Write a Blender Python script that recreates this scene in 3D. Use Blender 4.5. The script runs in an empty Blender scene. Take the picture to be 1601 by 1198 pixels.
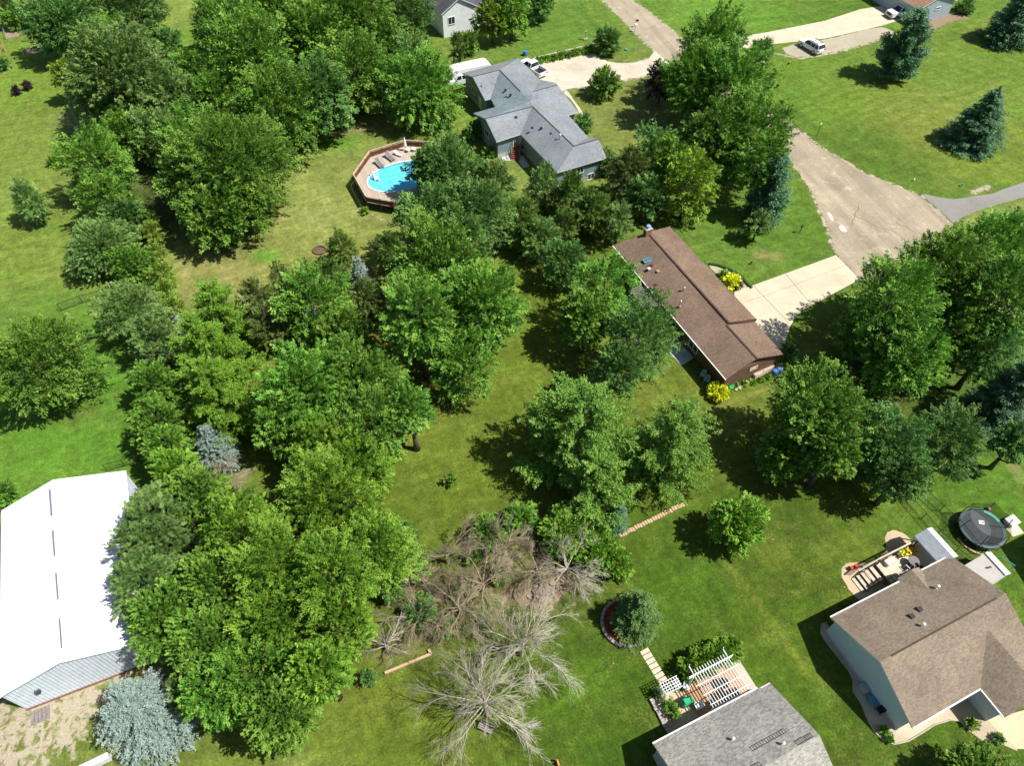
import bpy, bmesh, math, random
import numpy as np
from mathutils import Vector, Matrix
R = math.radians
random.seed(7)
scene = bpy.context.scene

# ------------------------------------------------------------------ camera
H_CAM, PITCH, F_PX, PW, PH = 65.0, R(52), 1130.0, 1601.0, 1198.0
cam_d = bpy.data.cameras.new('camera'); cam = bpy.data.objects.new('camera', cam_d)
scene.collection.objects.link(cam)
cam.location = (0, 0, H_CAM); cam.rotation_euler = (R(90) - PITCH, 0, 0)
cam_d.sensor_fit = 'HORIZONTAL'; cam_d.sensor_width = 36.0
cam_d.lens = 36.0 * F_PX / PW
cam_d.clip_start = 0.5; cam_d.clip_end = 3000
scene.camera = cam
# ------------------------------------------------------------------ sky, sun, exposure
SUN_EL, SHADOW_AZ = R(57), R(168)
sun_dir = Vector((-math.cos(SUN_EL) * math.cos(SHADOW_AZ), -math.cos(SUN_EL) * math.sin(SHADOW_AZ), math.sin(SUN_EL)))
w = bpy.data.worlds.new('World'); scene.world = w; w.use_nodes = True
nt = w.node_tree; bg = nt.nodes['Background']
sky = nt.nodes.new('ShaderNodeTexSky'); sky.sky_type = 'NISHITA'; sky.sun_disc = False
sky.sun_elevation = SUN_EL; sky.sun_rotation = math.atan2(sun_dir.x, sun_dir.y)
nt.links.new(sky.outputs[0], bg.inputs[0]); bg.inputs[1].default_value = 0.07
sl = bpy.data.lights.new('sun', 'SUN'); sl.energy = 5.0; sl.angle = R(0.5); sl.color = (1.0, 0.975, 0.93)
so = bpy.data.objects.new('sun', sl); scene.collection.objects.link(so)
so.rotation_euler = sun_dir.to_track_quat('Z', 'Y').to_euler(); so.location = (60, -20, 90)
vs = scene.view_settings; vs.view_transform = 'Standard'; vs.look = 'None'; vs.exposure = 0.40; vs.gamma = 1.0
scene.cycles.max_bounces = 6; scene.cycles.transparent_max_bounces = 8

# ------------------------------------------------------------------ picture pixel -> place on the ground (or at height h)
SP, CP = math.sin(PITCH), math.cos(PITCH)
def G(px, py, h=0.0):
    u = (px - PW / 2) / F_PX; v = (py - PH / 2) / F_PX
    t = (H_CAM - h) / (SP + v * CP)
    return Vector((u * t, (CP - v * SP) * t, h))
def PXM(px, py, h=0.0):      # pixels per metre there
    v = (py - PH / 2) / F_PX
    return F_PX / ((H_CAM - h) / (SP + v * CP))

# ------------------------------------------------------------------ materials
def lin(c): return tuple((x / 12.92 if x <= .04045 else ((x + .055) / 1.055) ** 2.4) for x in c)
def hexc(r, g, b, k=1.0): return tuple(x * k for x in lin((r / 255, g / 255, b / 255)))
MATS = {}
def new_mat(name):
    m = bpy.data.materials.new(name); m.use_nodes = True
    nt = m.node_tree; b = nt.nodes['Principled BSDF']
    b.inputs['Specular IOR Level'].default_value = 0.3
    MATS[name] = m
    return m, nt, b
def N(nt, t, **kw):
    n = nt.nodes.new(t)
    for k, v in kw.items(): setattr(n, k, v)
    return n
def coords(nt): 
    g = N(nt, 'ShaderNodeNewGeometry'); return g.outputs['Position']
def noise(nt, vec, scale, detail=4, rough=.55, dist=0.0):
    n = N(nt, 'ShaderNodeTexNoise'); n.inputs['Scale'].default_value = scale
    n.inputs['Detail'].default_value = detail; n.inputs['Roughness'].default_value = rough
    n.inputs['Distortion'].default_value = dist
    nt.links.new(vec, n.inputs['Vector']); return n.outputs['Fac']
def ramp(nt, fac, a, b, lo=0.0, hi=1.0):
    r = N(nt, 'ShaderNodeMapRange'); r.inputs['From Min'].default_value = a; r.inputs['From Max'].default_value = b
    r.inputs['To Min'].default_value = lo; r.inputs['To Max'].default_value = hi
    nt.links.new(fac, r.inputs['Value']); return r.outputs[0]
def math_(nt, op, a, b=None):
    n = N(nt, 'ShaderNodeMath', operation=op)
    for i, v in enumerate((a, b)):
        if v is None: continue
        if isinstance(v, (int, float)): n.inputs[i].default_value = v
        else: nt.links.new(v, n.inputs[i])
    return n.outputs[0]
def mixc(nt, fac, a, b, mode='MIX'):
    n = N(nt, 'ShaderNodeMix', data_type='RGBA', blend_type=mode)
    if isinstance(fac, (int, float)): n.inputs[0].default_value = fac
    else: nt.links.new(fac, n.inputs[0])
    for i, v in ((6, a), (7, b)):
        if isinstance(v, tuple): n.inputs[i].default_value = (*v[:3], 1)
        else: nt.links.new(v, n.inputs[i])
    return n.outputs[2]
def bump(nt, bsdf, h, strength=.4, dist=.05):
    b = N(nt, 'ShaderNodeBump'); b.inputs['Strength'].default_value = strength; b.inputs['Distance'].default_value = dist
    nt.links.new(h, b.inputs['Height']); nt.links.new(b.outputs[0], bsdf.inputs['Normal'])
def gray(nt, v):
    c = N(nt, 'ShaderNodeCombineColor')
    for i in range(3): nt.links.new(v, c.inputs[i])
    return c.outputs[0]
def M(name, col, rough=.8, var=.18, scale=2.0, metal=0.0, bumpy=0.0, spec=None, fine=30.0):
    """plain procedural material: colour broken by coarse and fine noise"""
    if name in MATS: return MATS[name]
    m, nt, b = new_mat(name); p = coords(nt)
    v = math_(nt, 'MULTIPLY', ramp(nt, noise(nt, p, scale), .3, .7, 1 - var, 1 + var), ramp(nt, noise(nt, p, fine, 2), .3, .7, 1 - var * .6, 1 + var * .6))
    nt.links.new(mixc(nt, 1.0, tuple(col), gray(nt, v), 'MULTIPLY'), b.inputs['Base Color'])
    b.inputs['Roughness'].default_value = rough; b.inputs['Metallic'].default_value = metal
    if spec is not None: b.inputs['Specular IOR Level'].default_value = spec
    if bumpy: bump(nt, b, noise(nt, p, fine * .5, 3), bumpy, .03)
    return m
def M_shingle(name, col, col2, k=1.0):
    m, nt, b = new_mat(name); p = coords(nt)
    mp = N(nt, 'ShaderNodeMapping'); mp.inputs['Rotation'].default_value = (0, 0, R(-24.6)); nt.links.new(p, mp.inputs[0])
    sc = N(nt, 'ShaderNodeVectorMath', operation='MULTIPLY'); sc.inputs[1].default_value = (4.5, 8.5, 8.5); nt.links.new(mp.outputs[0], sc.inputs[0])
    vo = N(nt, 'ShaderNodeTexVoronoi'); vo.inputs['Scale'].default_value = 1.0; nt.links.new(sc.outputs[0], vo.inputs['Vector'])
    sp = N(nt, 'ShaderNodeSeparateColor'); nt.links.new(vo.outputs['Color'], sp.inputs[0])
    c = mixc(nt, ramp(nt, sp.outputs[0], .1, .9), tuple(col), tuple(col2))
    v = math_(nt, 'MULTIPLY', ramp(nt, noise(nt, p, .35, 5), .3, .7, .82, 1.15), ramp(nt, noise(nt, p, 14, 3), .3, .7, .84, 1.16))
    # courses of shingles: fine dark lines at even heights
    sx = N(nt, 'ShaderNodeSeparateXYZ'); nt.links.new(p, sx.inputs[0])
    s = math_(nt, 'SINE', math_(nt, 'MULTIPLY', sx.outputs[2], 2 * math.pi / .062))
    v = math_(nt, 'MULTIPLY', v, ramp(nt, s, -1, -.4, .86, 1.0))
    nt.links.new(mixc(nt, 1.0, c, gray(nt, v), 'MULTIPLY'), b.inputs['Base Color'])
    b.inputs['Roughness'].default_value = .9
    bump(nt, b, noise(nt, p, 18, 3), .35, .03)
    return m
def M_siding(name, col, step=.2, var=.08):
    m, nt, b = new_mat(name); p = coords(nt)
    sx = N(nt, 'ShaderNodeSeparateXYZ'); nt.links.new(p, sx.inputs[0])
    fr = math_(nt, 'FRACT', math_(nt, 'DIVIDE', sx.outputs[2], step))
    v = math_(nt, 'MULTIPLY', ramp(nt, fr, 0, .14, .72, 1.0), ramp(nt, noise(nt, p, 1.5, 4), .3, .7, 1 - var, 1 + var))
    nt.links.new(mixc(nt, 1.0, tuple(col), gray(nt, v), 'MULTIPLY'), b.inputs['Base Color'])
    b.inputs['Roughness'].default_value = .7
    bump(nt, b, fr, .5, .02)
    return m
def M_boards(name, col, width=.14, ang=0.0, var=.25, gap=.5):
    m, nt, b = new_mat(name); p = coords(nt)
    mp = N(nt, 'ShaderNodeMapping'); mp.inputs['Rotation'].default_value = (0, 0, -ang); nt.links.new(p, mp.inputs[0])
    sx = N(nt, 'ShaderNodeSeparateXYZ'); nt.links.new(mp.outputs[0], sx.inputs[0])
    q = math_(nt, 'DIVIDE', sx.outputs[0], width)
    fl = math_(nt, 'FLOOR', q)
    wn = N(nt, 'ShaderNodeTexWhiteNoise', noise_dimensions='1D'); nt.links.new(fl, wn.inputs['W'])
    v = math_(nt, 'MULTIPLY', ramp(nt, math_(nt, 'FRACT', q), 0, .12, gap, 1.0), ramp(nt, wn.outputs[0], 0, 1, 1 - var, 1 + var))
    v = math_(nt, 'MULTIPLY', v, ramp(nt, noise(nt, p, 5, 4), .3, .7, .85, 1.15))
    nt.links.new(mixc(nt, 1.0, tuple(col), gray(nt, v), 'MULTIPLY'), b.inputs['Base Color'])
    b.inputs['Roughness'].default_value = .8
    return m
def M_gravel(name, c1, c2, scale=6.0, patch=None):
    m, nt, b = new_mat(name); p = coords(nt)
    n1 = noise(nt, p, scale, 6, .7); n2 = noise(nt, p, .22, 5, .6, .6); n3 = noise(nt, p, 28, 2)
    c = mixc(nt, ramp(nt, n2, .35, .68), tuple(c1), tuple(c2))
    if patch: c = mixc(nt, ramp(nt, noise(nt, p, .5, 6, .65, 1.2), .56, .7, 0, .75), c, tuple(patch))
    v = math_(nt, 'MULTIPLY', ramp(nt, n1, .3, .7, .84, 1.14), ramp(nt, n3, .3, .7, .86, 1.14))
    nt.links.new(mixc(nt, 1.0, c, gray(nt, v), 'MULTIPLY'), b.inputs['Base Color'])
    b.inputs['Roughness'].default_value = .95
    bump(nt, b, n3, .4, .03)
    return m
def M_leaf(name, c_dark, c_mid, c_lite, trans=.22, rough=.55):
    m, nt, b = new_mat(name)
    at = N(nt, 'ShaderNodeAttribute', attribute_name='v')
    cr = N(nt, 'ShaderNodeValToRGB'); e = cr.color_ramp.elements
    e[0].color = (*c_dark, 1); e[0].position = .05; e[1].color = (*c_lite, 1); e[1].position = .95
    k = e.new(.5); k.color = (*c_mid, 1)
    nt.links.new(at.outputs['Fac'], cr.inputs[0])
    oi = N(nt, 'ShaderNodeObjectInfo')
    hsv = N(nt, 'ShaderNodeHueSaturation')
    nt.links.new(ramp(nt, oi.outputs['Random'], 0, 1, .488, .506), hsv.inputs['Hue'])
    nt.links.new(ramp(nt, oi.outputs['Random'], 0, 1, .84, 1.12), hsv.inputs['Value'])
    nt.links.new(cr.outputs[0], hsv.inputs['Color'])
    nt.links.new(hsv.outputs[0], b.inputs['Base Color']); b.inputs['Roughness'].default_value = rough
    b.inputs['Specular IOR Level'].default_value = .25
    tr = N(nt, 'ShaderNodeBsdfTranslucent'); nt.links.new(hsv.outputs[0], tr.inputs[0])
    mx = N(nt, 'ShaderNodeMixShader'); mx.inputs[0].default_value = trans
    out = nt.nodes['Material Output']
    nt.links.new(b.outputs[0], mx.inputs[1]); nt.links.new(tr.outputs[0], mx.inputs[2]); nt.links.new(mx.outputs[0], out.inputs[0])
    return m

# ------------------------------------------------------------------ mesh collecting
class MB:
    def __init__(s): s.v = []; s.f = []; s.m = []; s.mi = 0
    def add(s, vs, fs):
        o = len(s.v); s.v += [Vector(q) for q in vs]
        for f in fs: s.f.append([o + i for i in f]); s.m.append(s.mi)
        return s
    def hexa(s, p):   # 8 points: bottom four, top four
        return s.add(p, [(0, 3, 2, 1), (4, 5, 6, 7), (0, 1, 5, 4), (1, 2, 6, 5), (2, 3, 7, 6), (3, 0, 4, 7)])
    def box(s, c, d, rz=0.0):
        c = Vector(c); ca, sa = math.cos(rz), math.sin(rz); x, y, z = d[0] / 2, d[1] / 2, d[2] / 2
        return s.hexa([c + Vector((a * x * ca - b * y * sa, a * x * sa + b * y * ca, e * z)) for e in (-1, 1) for a, b in ((-1, -1), (1, -1), (1, 1), (-1, 1))])
    def bar(s, a, b, wd, ht):   # box beam from a to b
        a = Vector(a); b = Vector(b); d = (b - a).normalized()
        up = Vector((0, 0, 1)) if abs(d.z) < .95 else Vector((1, 0, 0))
        sx = d.cross(up).normalized() * wd / 2; uy = sx.cross(d).normalized() * ht / 2
        return s.hexa([a - sx - uy, a + sx - uy, b + sx - uy, b - sx - uy, a - sx + uy, a + sx + uy, b + sx + uy, b - sx + uy])
    def prism(s, pts, z0, z1):
        n = len(pts); b = [Vector((p[0], p[1], z0)) for p in pts]; t = [Vector((p[0], p[1], z1)) for p in pts]
        return s.add(b + t, [tuple(range(n))[::-1], tuple(range(n, 2 * n))] + [(i, (i + 1) % n, n + (i + 1) % n, n + i) for i in range(n)])
    def sheet(s, pts, z):
        return s.add([Vector((p[0], p[1], z)) for p in pts], [tuple(range(len(pts)))])
    def tube(s, path, rad, n=8, cap=True):
        path = [Vector(p) for p in path]; rad = rad if hasattr(rad, '__len__') else [rad] * len(path)
        vs = []; up = Vector((0, 0, 1))
        for i, p in enumerate(path):
            d = (path[min(i + 1, len(path) - 1)] - path[max(i - 1, 0)])
            d = d.normalized() if d.length > 1e-6 else up
            a = d.cross(Vector((.31, .17, .93)) if abs(d.z) < .9 else Vector((1, .1, 0))).normalized(); b = d.cross(a)
            vs += [p + (a * math.cos(2 * math.pi * k / n) + b * math.sin(2 * math.pi * k / n)) * rad[i] for k in range(n)]
        fs = [(i * n + k, i * n + (k + 1) % n, (i + 1) * n + (k + 1) % n, (i + 1) * n + k) for i in range(len(path) - 1) for k in range(n)]
        if cap: fs += [tuple(range(n))[::-1], tuple(range((len(path) - 1) * n, len(path) * n))]
        return s.add(vs, fs)
    def cyl(s, c, r, h, n=16, r2=None):
        c = Vector(c); return s.tube([c, c + Vector((0, 0, h))], [r, r if r2 is None else r2], n)
    def lathe(s, c, prof, n=16):   # prof: (radius, z)
        c = Vector(c); return s.tube([c + Vector((0, 0, z)) for r, z in prof], [max(r, .002) for r, z in prof], n)
def wpt(v): return Vector(v)
def obj(name, mb, mats, parent=None, world=True, bevel=0.0, smooth=False, recalc=True):
    """link mb as ONE mesh object; world=True: its points are world points"""
    root = parent
    while root is not None and root.parent is not None: root = root.parent
    off = root.location.copy() if (root is not None and world) else Vector((0, 0, 0))
    me = bpy.data.meshes.new(name)
    loc = Vector((0, 0, 0))
    if root is None:      # origin at the base of the mesh
        xs = [v.x for v in mb.v]; ys = [v.y for v in mb.v]; zs = [v.z for v in mb.v]
        loc = Vector(((min(xs) + max(xs)) / 2, (min(ys) + max(ys)) / 2, min(zs))); off = loc
    me.from_pydata([tuple(v - off) for v in mb.v], [], mb.f)
    for m in (mats if isinstance(mats, (list, tuple)) else [mats]): me.materials.append(m)
    me.polygons.foreach_set('material_index', mb.m)
    if recalc or bevel:
        bm = bmesh.new(); bm.from_mesh(me); 
        if bevel:
            bmesh.ops.remove_doubles(bm, verts=bm.verts, dist=1e-5)
            bmesh.ops.bevel(bm, geom=bm.edges[:], offset=bevel, segments=1, affect='EDGES', profile=.5)
        bmesh.ops.recalc_face_normals(bm, faces=bm.faces); bm.to_mesh(me); bm.free()
    if smooth: me.polygons.foreach_set('use_smooth', [True] * len(me.polygons))
    me.update()
    o = bpy.data.objects.new(name, me); scene.collection.objects.link(o)
    o.location = loc
    if parent is not None: o.parent = parent
    return o
def tag(o, label=None, cat=None, group=None, kind=None):
    if label: o['label'] = label
    if cat: o['category'] = cat
    if group: o['group'] = group
    if kind: o['kind'] = kind
    return o
def empty(name, loc, label, cat, group=None, rz=0.0):
    o = bpy.data.objects.new(name, None); scene.collection.objects.link(o)
    o.location = loc; o.rotation_euler = (0, 0, rz); o.empty_display_size = .3
    return tag(o, label, cat, group)
def struct(name, mb, m):
    return tag(obj(name, mb, m), kind='structure')
def copy_tree(o, parent=None):
    c = o.copy(); scene.collection.objects.link(c); c.parent = parent
    for ch in list(o.children): copy_tree(ch, c)
    return c
class Frame:     # (u, v, z) frame of a building: e1 along the roof ridge, e2 across it
    def __init__(s, o, ang=24.6):
        s.o = Vector((o[0], o[1], 0)); a = R(ang)
        s.e1 = Vector((math.cos(a), math.sin(a), 0)); s.e2 = Vector((math.sin(a), -math.cos(a), 0)); s.a = a
    def p(s, u, v, z=0.0): return s.o + s.e1 * u + s.e2 * v + Vector((0, 0, z))
    def box(s, mb, u0, u1, v0, v1, z0, z1):
        return mb.hexa([s.p(a, b, z) for z in (z0, z1) for a, b in ((u0, v0), (u1, v0), (u1, v1), (u0, v1))])
# ================================================================== THE GROUND
def smooth_poly(pts, it=2):
    pts = [Vector(p) for p in pts]
    for _ in range(it):
        q = []
        for i in range(len(pts)):
            a, b = pts[i], pts[(i + 1) % len(pts)]; q += [a * .75 + b * .25, a * .25 + b * .75]
        pts = q
    return pts
def ragged(pts, step=.5, amp=.12, seed=1):
    rn = random.Random(seed); out = []
    for i in range(len(pts)):
        a, b = Vector(pts[i]), Vector(pts[(i + 1) % len(pts)]); n = max(1, int((b - a).length / step))
        nn = Vector((-(b - a).y, (b - a).x, 0)).normalized() if (b - a).length > 1e-6 else Vector((0, 0, 0))
        for k in range(n): out.append(a.lerp(b, k / n) + nn * rn.uniform(-amp, amp))
    return out
def GP(pts): return [G(x, y) for x, y in pts]

lawn_cols = [  # picture x, y, grass colour, reach in metres
 (60,60,(128,152,62)),(20,120,(132,155,60)),(30,250,(136,152,68)),(60,400,(134,150,66)),(20,330,(138,156,70)),(130,480,(112,146,56)),(170,560,(104,148,52)),(150,650,(106,148,50)),
 (60,720,(112,152,52)),(200,650,(98,138,46)),(460,290,(158,164,88)),(330,430,(168,162,98)),(450,220,(140,150,74)),(520,330,(162,166,92)),(420,330,(150,152,86)),(500,380,(150,152,80)),
 (620,680,(122,132,50)),(740,700,(112,128,42)),(820,560,(118,132,46)),(700,760,(118,130,46)),(840,500,(112,130,44)),(640,780,(104,122,40)),(620,1080,(112,128,40)),(500,1160,(122,136,50)),
 (660,1180,(106,122,40)),(900,1080,(86,120,32)),(1000,1050,(82,118,30)),(1100,960,(80,116,30)),(1060,900,(84,118,32)),(1250,900,(88,118,32)),(1230,820,(84,114,34)),(1200,1000,(96,128,34)),
 (1150,640,(118,136,46)),(1080,590,(112,132,44)),(1230,600,(110,138,44)),(1200,380,(98,142,48)),(1140,430,(104,140,48)),(1250,340,(98,138,44)),(800,20,(118,150,58)),(880,50,(104,146,52)),
 (1150,20,(110,160,52)),(1300,10,(100,140,46)),(1300,150,(120,152,52)),(1450,200,(136,152,62)),(1550,270,(124,150,52)),(1380,240,(98,132,44)),(1250,150,(104,146,46)),(1500,120,(120,152,56)),
 (1590,90,(112,146,50)),(960,160,(138,150,76)),(800,270,(134,150,68)),(980,200,(130,146,70)),(920,150,(126,144,66)),(720,220,(124,146,58)),(1560,760,(98,144,44)),(1480,790,(92,138,40)),
 (1440,830,(100,134,42)),(1400,1190,(84,118,34)),(1330,1190,(88,116,32)),(480,1150,(126,140,56)),(200,1180,(128,136,70)),(280,20,(142,156,76)),(320,60,(118,152,52)),(160,520,(102,140,50)),
 (1530,340,(118,148,60)),(1580,620,(88,130,40)),(1220,1160,(80,116,30)),(960,1180,(80,114,30)),(1270,1100,(84,118,30)),(1370,880,(104,130,42)),
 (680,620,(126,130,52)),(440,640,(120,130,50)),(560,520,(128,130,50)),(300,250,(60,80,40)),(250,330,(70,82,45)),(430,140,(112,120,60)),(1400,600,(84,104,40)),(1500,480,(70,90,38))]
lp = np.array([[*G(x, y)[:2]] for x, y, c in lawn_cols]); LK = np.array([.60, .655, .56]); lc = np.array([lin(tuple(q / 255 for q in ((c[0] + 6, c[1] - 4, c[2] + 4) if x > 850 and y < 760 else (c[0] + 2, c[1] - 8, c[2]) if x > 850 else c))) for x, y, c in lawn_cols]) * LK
# strokes and patches of another ground colour: (points, half width m, colour, weight, bare soil amount)
strokes = [
 ([(1134,880),(1165,915),(1200,965),(1240,1022),(1262,1055)], .22, (150,150,66), .6, 0),
 ([(1215,985),(1250,1030),(1290,1085)], .5, (118,138,44), .5, 0),
 ([(1060,668),(1100,650),(1160,622),(1228,600)], .35, (156,154,84), .7, 0), ([(1070,685),(1120,665),(1210,628)], .3, (146,146,74), .6, 0),
 ([(1095,690),(1160,668),(1230,648)], .3, (146,150,70), .5, 0),
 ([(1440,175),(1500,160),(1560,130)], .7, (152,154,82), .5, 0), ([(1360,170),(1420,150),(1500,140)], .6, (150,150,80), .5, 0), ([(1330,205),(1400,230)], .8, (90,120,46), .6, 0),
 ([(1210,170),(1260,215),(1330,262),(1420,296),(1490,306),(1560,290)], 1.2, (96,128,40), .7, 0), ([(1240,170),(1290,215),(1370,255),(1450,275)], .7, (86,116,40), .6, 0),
 ([(560,330),(600,342),(640,356)], .6, (178,160,120), .9, .5), ([(740,215),(790,250),(830,300)], 1.0, (150,158,84), .6, 0), ([(700,210),(760,262),(800,315)], .5, (112,140,50), .6, 0),
 ([(735,255),(775,292)], .8, (110,138,52), .5, 0),
 ([(230,350),(238,385),(244,410),(252,440),(256,470)], .5, (170,150,112), .9, .8), ([(95,182),(115,200),(130,215)], 1.6, (176,166,130), .7, .3),
 ([(520,224),(545,218)], 2.2, (104,150,48), .95, 0), ([(405,400),(425,402)], 1.1, (110,168,50), .9, 0),
 ([(0,118),(40,96),(60,60)], .8, (150,160,80), .5, 0),([(10,145),(60,120),(90,80)], .8, (146,160,76), .5, 0),
 ([(280,415),(330,480)], .7, (178,166,110), .7, 0), ([(310,405),(350,470)], .5, (150,142,84), .7, 0), ([(345,410),(385,480)], .6, (184,170,112), .7, 0), ([(290,440),(400,430)], 2.5, (166,156,96), .5, 0),
 ([(430,240),(500,300),(520,380)], 2.0, (170,170,98), .5, 0), ([(470,245),(530,300)], .9, (126,142,66), .5, 0), ([(440,340),(500,350)], 1.6, (176,172,104), .5, 0),
 ([(0,1150),(60,1110),(150,1090),(200,1075)], 4.2, (170,160,110), 1, .62), ([(0,1190),(60,1165),(110,1140)], 3.2, (160,160,100), 1, .6), ([(110,1175),(150,1160)], 1.2, (116,132,50), .8, 0),
 ([(180,1175),(240,1150)], .8, (196,184,140), .7, .6), ([(440,1198),(470,1190)], .8, (190,180,130), .6, .3),
 ([(118,652),(140,642)], 1.3, (120,76,60), .3, .2),
 ([(700,1030),(760,1000),(820,960),(900,930)], 3.5, (96,104,52), .8, .36), ([(640,960),(700,940),(760,900),(840,880)], 4.5, (100,100,54), .9, .50), ([(800,830),(870,820),(930,850)], 2.2, (130,124,80), .8, .6),
 ([(800,930),(850,935),(880,905)], 1.6, (180,160,130), .9, .7), ([(600,1020),(660,1000)], 2.0, (130,124,80), .8, .5),
 ([(60,420),(110,445),(170,450)], .7, (150,156,76), .5, 0), ([(0,380),(60,360),(130,350)], .6, (112,140,54), .5, 0), ([(0,440),(60,410)], .7, (116,142,54), .5, 0), ([(0,310),(50,300),(100,285)], .8, (156,162,86), .6, 0), ([(0,350),(60,330)], .5, (154,158,84), .5, 0),
 ([(870,20),(900,60),(950,90)], .6, (118,156,58), .6, 0), ([(900,10),(940,50)], .6, (88,130,44), .6, 0),
 ([(1180,30),(1260,25),(1370,5)], .8, (86,126,40), .5, 0),
 ([(995,75),(1020,85),(1000,98),(940,106)], .7, (150,140,90), .6, .3), ([(1505,350),(1540,335),(1601,320)], .6, (186,178,120), .5, .2), ([(1522,300),(1545,292)], .7, (190,180,140), .9, .7),
 ([(1188,398),(1212,402)], 1.0, (168,160,102), .8, .2), ([(1500,60),(1540,35),(1560,20)], .8, (150,158,80), .5, 0), ([(1440,45),(1480,28),(1500,24)], 1.8, (150,132,104), 1, .9), ([(1595,745),(1585,730)], .9, (190,176,120), .8, .5),
 ([(660,175),(600,195),(440,215),(380,200)], 3.0, (132,118,82), .8, .5), ([(300,330),(360,390)], 3.0, (96,92,54), .8, .4),
 ([(560,1100),(620,1090),(700,1150)], 1.6, (134,140,54), .5, 0), ([(1030,940),(1100,900)], 1.5, (90,126,32), .5, 0), ([(880,1110),(940,1060)], 1.4, (98,128,36), .5, 0),([(900,1060),(905,1075)], .9, (112,146,44), .7, 0),
 ([(1350,990),(1300,1020)], .8, (96,124,34), .4, 0), ([(1205,870),(1216,866)], 1.6, (128,134,52), .6, 0), ([(1300,860),(1350,850)], 1.4, (122,136,52), .5, 0)]
for e_ in ([(942,0),(972,28),(1000,57),(1024,79)], [(988,0),(1022,24),(1057,52)], [(1228,187),(1283,230),(1350,270),(1434,304),(1470,318)], [(1237,250),(1267,294),(1293,354),(1307,398)], [(1024,79),(1048,98)], [(830,142),(890,140),(990,123),(1035,112)], [(925,82),(938,92),(962,99),(992,99),(1016,91)], [(1215,84),(1250,91),(1300,83),(1345,71),(1398,55)]): strokes.append((e_, .55, (172,160,124), .75, .62))
def axis(a, b, step, outer):
    c = list(np.arange(a, b + .01, step)); return np.array([-q for q in outer[::-1]] + c + list(outer)) if a < 0 else c
xs = np.concatenate([[-900, -400, -220, -150], np.arange(-112, 112.1, .42), [150, 220, 400, 900]])
ys = np.concatenate([[-400, -100, -20], np.arange(2, 160.1, .42), [200, 280, 450, 1200]])
X, Y = np.meshgrid(xs, ys, indexing='ij')
P = np.stack([X.ravel(), Y.ravel()], 1)
col = np.zeros((len(P), 3)); ws = np.zeros(len(P))
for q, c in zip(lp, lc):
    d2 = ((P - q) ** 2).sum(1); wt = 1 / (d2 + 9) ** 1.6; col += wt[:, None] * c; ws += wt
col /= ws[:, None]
dirt = np.zeros(len(P))
for pts, hw, c, wgt, dr in strokes:
    g = [np.array(G(x, y)[:2]) for x, y in pts]; dm = np.full(len(P), 1e9)
    for a, b in zip(g[:-1], g[1:]):
        ab = b - a; t = np.clip(((P - a) @ ab) / (ab @ ab + 1e-9), 0, 1); dm = np.minimum(dm, ((P - (a + t[:, None] * ab)) ** 2).sum(1))
    f = np.exp(-dm / (2 * (hw * .75) ** 2)) * wgt
    cc = np.array(lin(tuple(q / 255 for q in c))) * LK
    if dr < .3: col = col * (1 - f[:, None]) + cc * f[:, None]
    else: dirt = np.maximum(dirt, f * dr / max(wgt, .01)); col = col * (1 - .35 * f[:, None]) + cc * .35 * f[:, None]
# tone of the bare soil (pale by the barn, red mulch under the round tree, brown elsewhere)
soil = np.tile(np.array(hexc(150, 130, 96, .8)), (len(P), 1))
def soilat(px, py, rad, c):
    q = np.array(G(px, py)[:2]); f = np.exp(-((P - q) ** 2).sum(1) / (2 * rad ** 2))[:, None]; global soil; soil = soil * (1 - f) + np.array(hexc(*c, .8)) * f
soilat(80, 1140, 9, (198, 184, 158)); soilat(118, 655, 3, (140, 96, 72)); soilat(835, 925, 3, (188, 164, 140)); soilat(600, 340, 6, (190, 170, 130)); soilat(1470, 35, 8, (160, 138, 112)); soilat(690,940,7,(128,114,84))
for q_ in ((950,20),(1040,60),(1040,110),(930,110),(1180,150),(1260,230),(1380,290),(1280,340),(1300,80),(1460,320)): soilat(*q_, 9, (204,192,164))
nx, ny = len(xs), len(ys)
Z = np.zeros(len(P))
me = bpy.data.meshes.new('ground'); me.vertices.add(len(P)); me.vertices.foreach_set('co', np.column_stack([P, Z]).ravel())
ii, jj = np.meshgrid(np.arange(nx - 1), np.arange(ny - 1), indexing='ij'); a = (ii * ny + jj).ravel()
F4 = np.column_stack([a, a + ny, a + ny + 1, a + 1]).astype(np.int32)
me.loops.add(F4.size); me.loops.foreach_set('vertex_index', F4.ravel()); me.polygons.add(len(F4)); me.polygons.foreach_set('loop_start', np.arange(len(F4), dtype=np.int32) * 4)
me.update(calc_edges=True)
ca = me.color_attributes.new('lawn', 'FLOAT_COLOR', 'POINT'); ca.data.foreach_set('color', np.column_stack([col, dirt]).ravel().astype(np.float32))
cb = me.color_attributes.new('soil', 'FLOAT_COLOR', 'POINT'); cb.data.foreach_set('color', np.column_stack([soil, np.ones(len(P))]).ravel().astype(np.float32))
m, nt, b = new_mat('grass_ground'); p = coords(nt)
at = N(nt, 'ShaderNodeAttribute', attribute_name='lawn'); as_ = N(nt, 'ShaderNodeAttribute', attribute_name='soil')
mp = N(nt, 'ShaderNodeMapping'); mp.inputs['Rotation'].default_value = (0, 0, R(-24.6)); nt.links.new(p, mp.inputs[0])
sv = N(nt, 'ShaderNodeVectorMath', operation='MULTIPLY'); sv.inputs[1].default_value = (.16, 1.5, 1); nt.links.new(mp.outputs[0], sv.inputs[0])
sv2 = N(nt, 'ShaderNodeVectorMath', operation='MULTIPLY'); sv2.inputs[1].default_value = (2.4, .35, 1); nt.links.new(mp.outputs[0], sv2.inputs[0])
v = ramp(nt, noise(nt, p, .09, 4), .3, .7, .9, 1.1)
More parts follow.
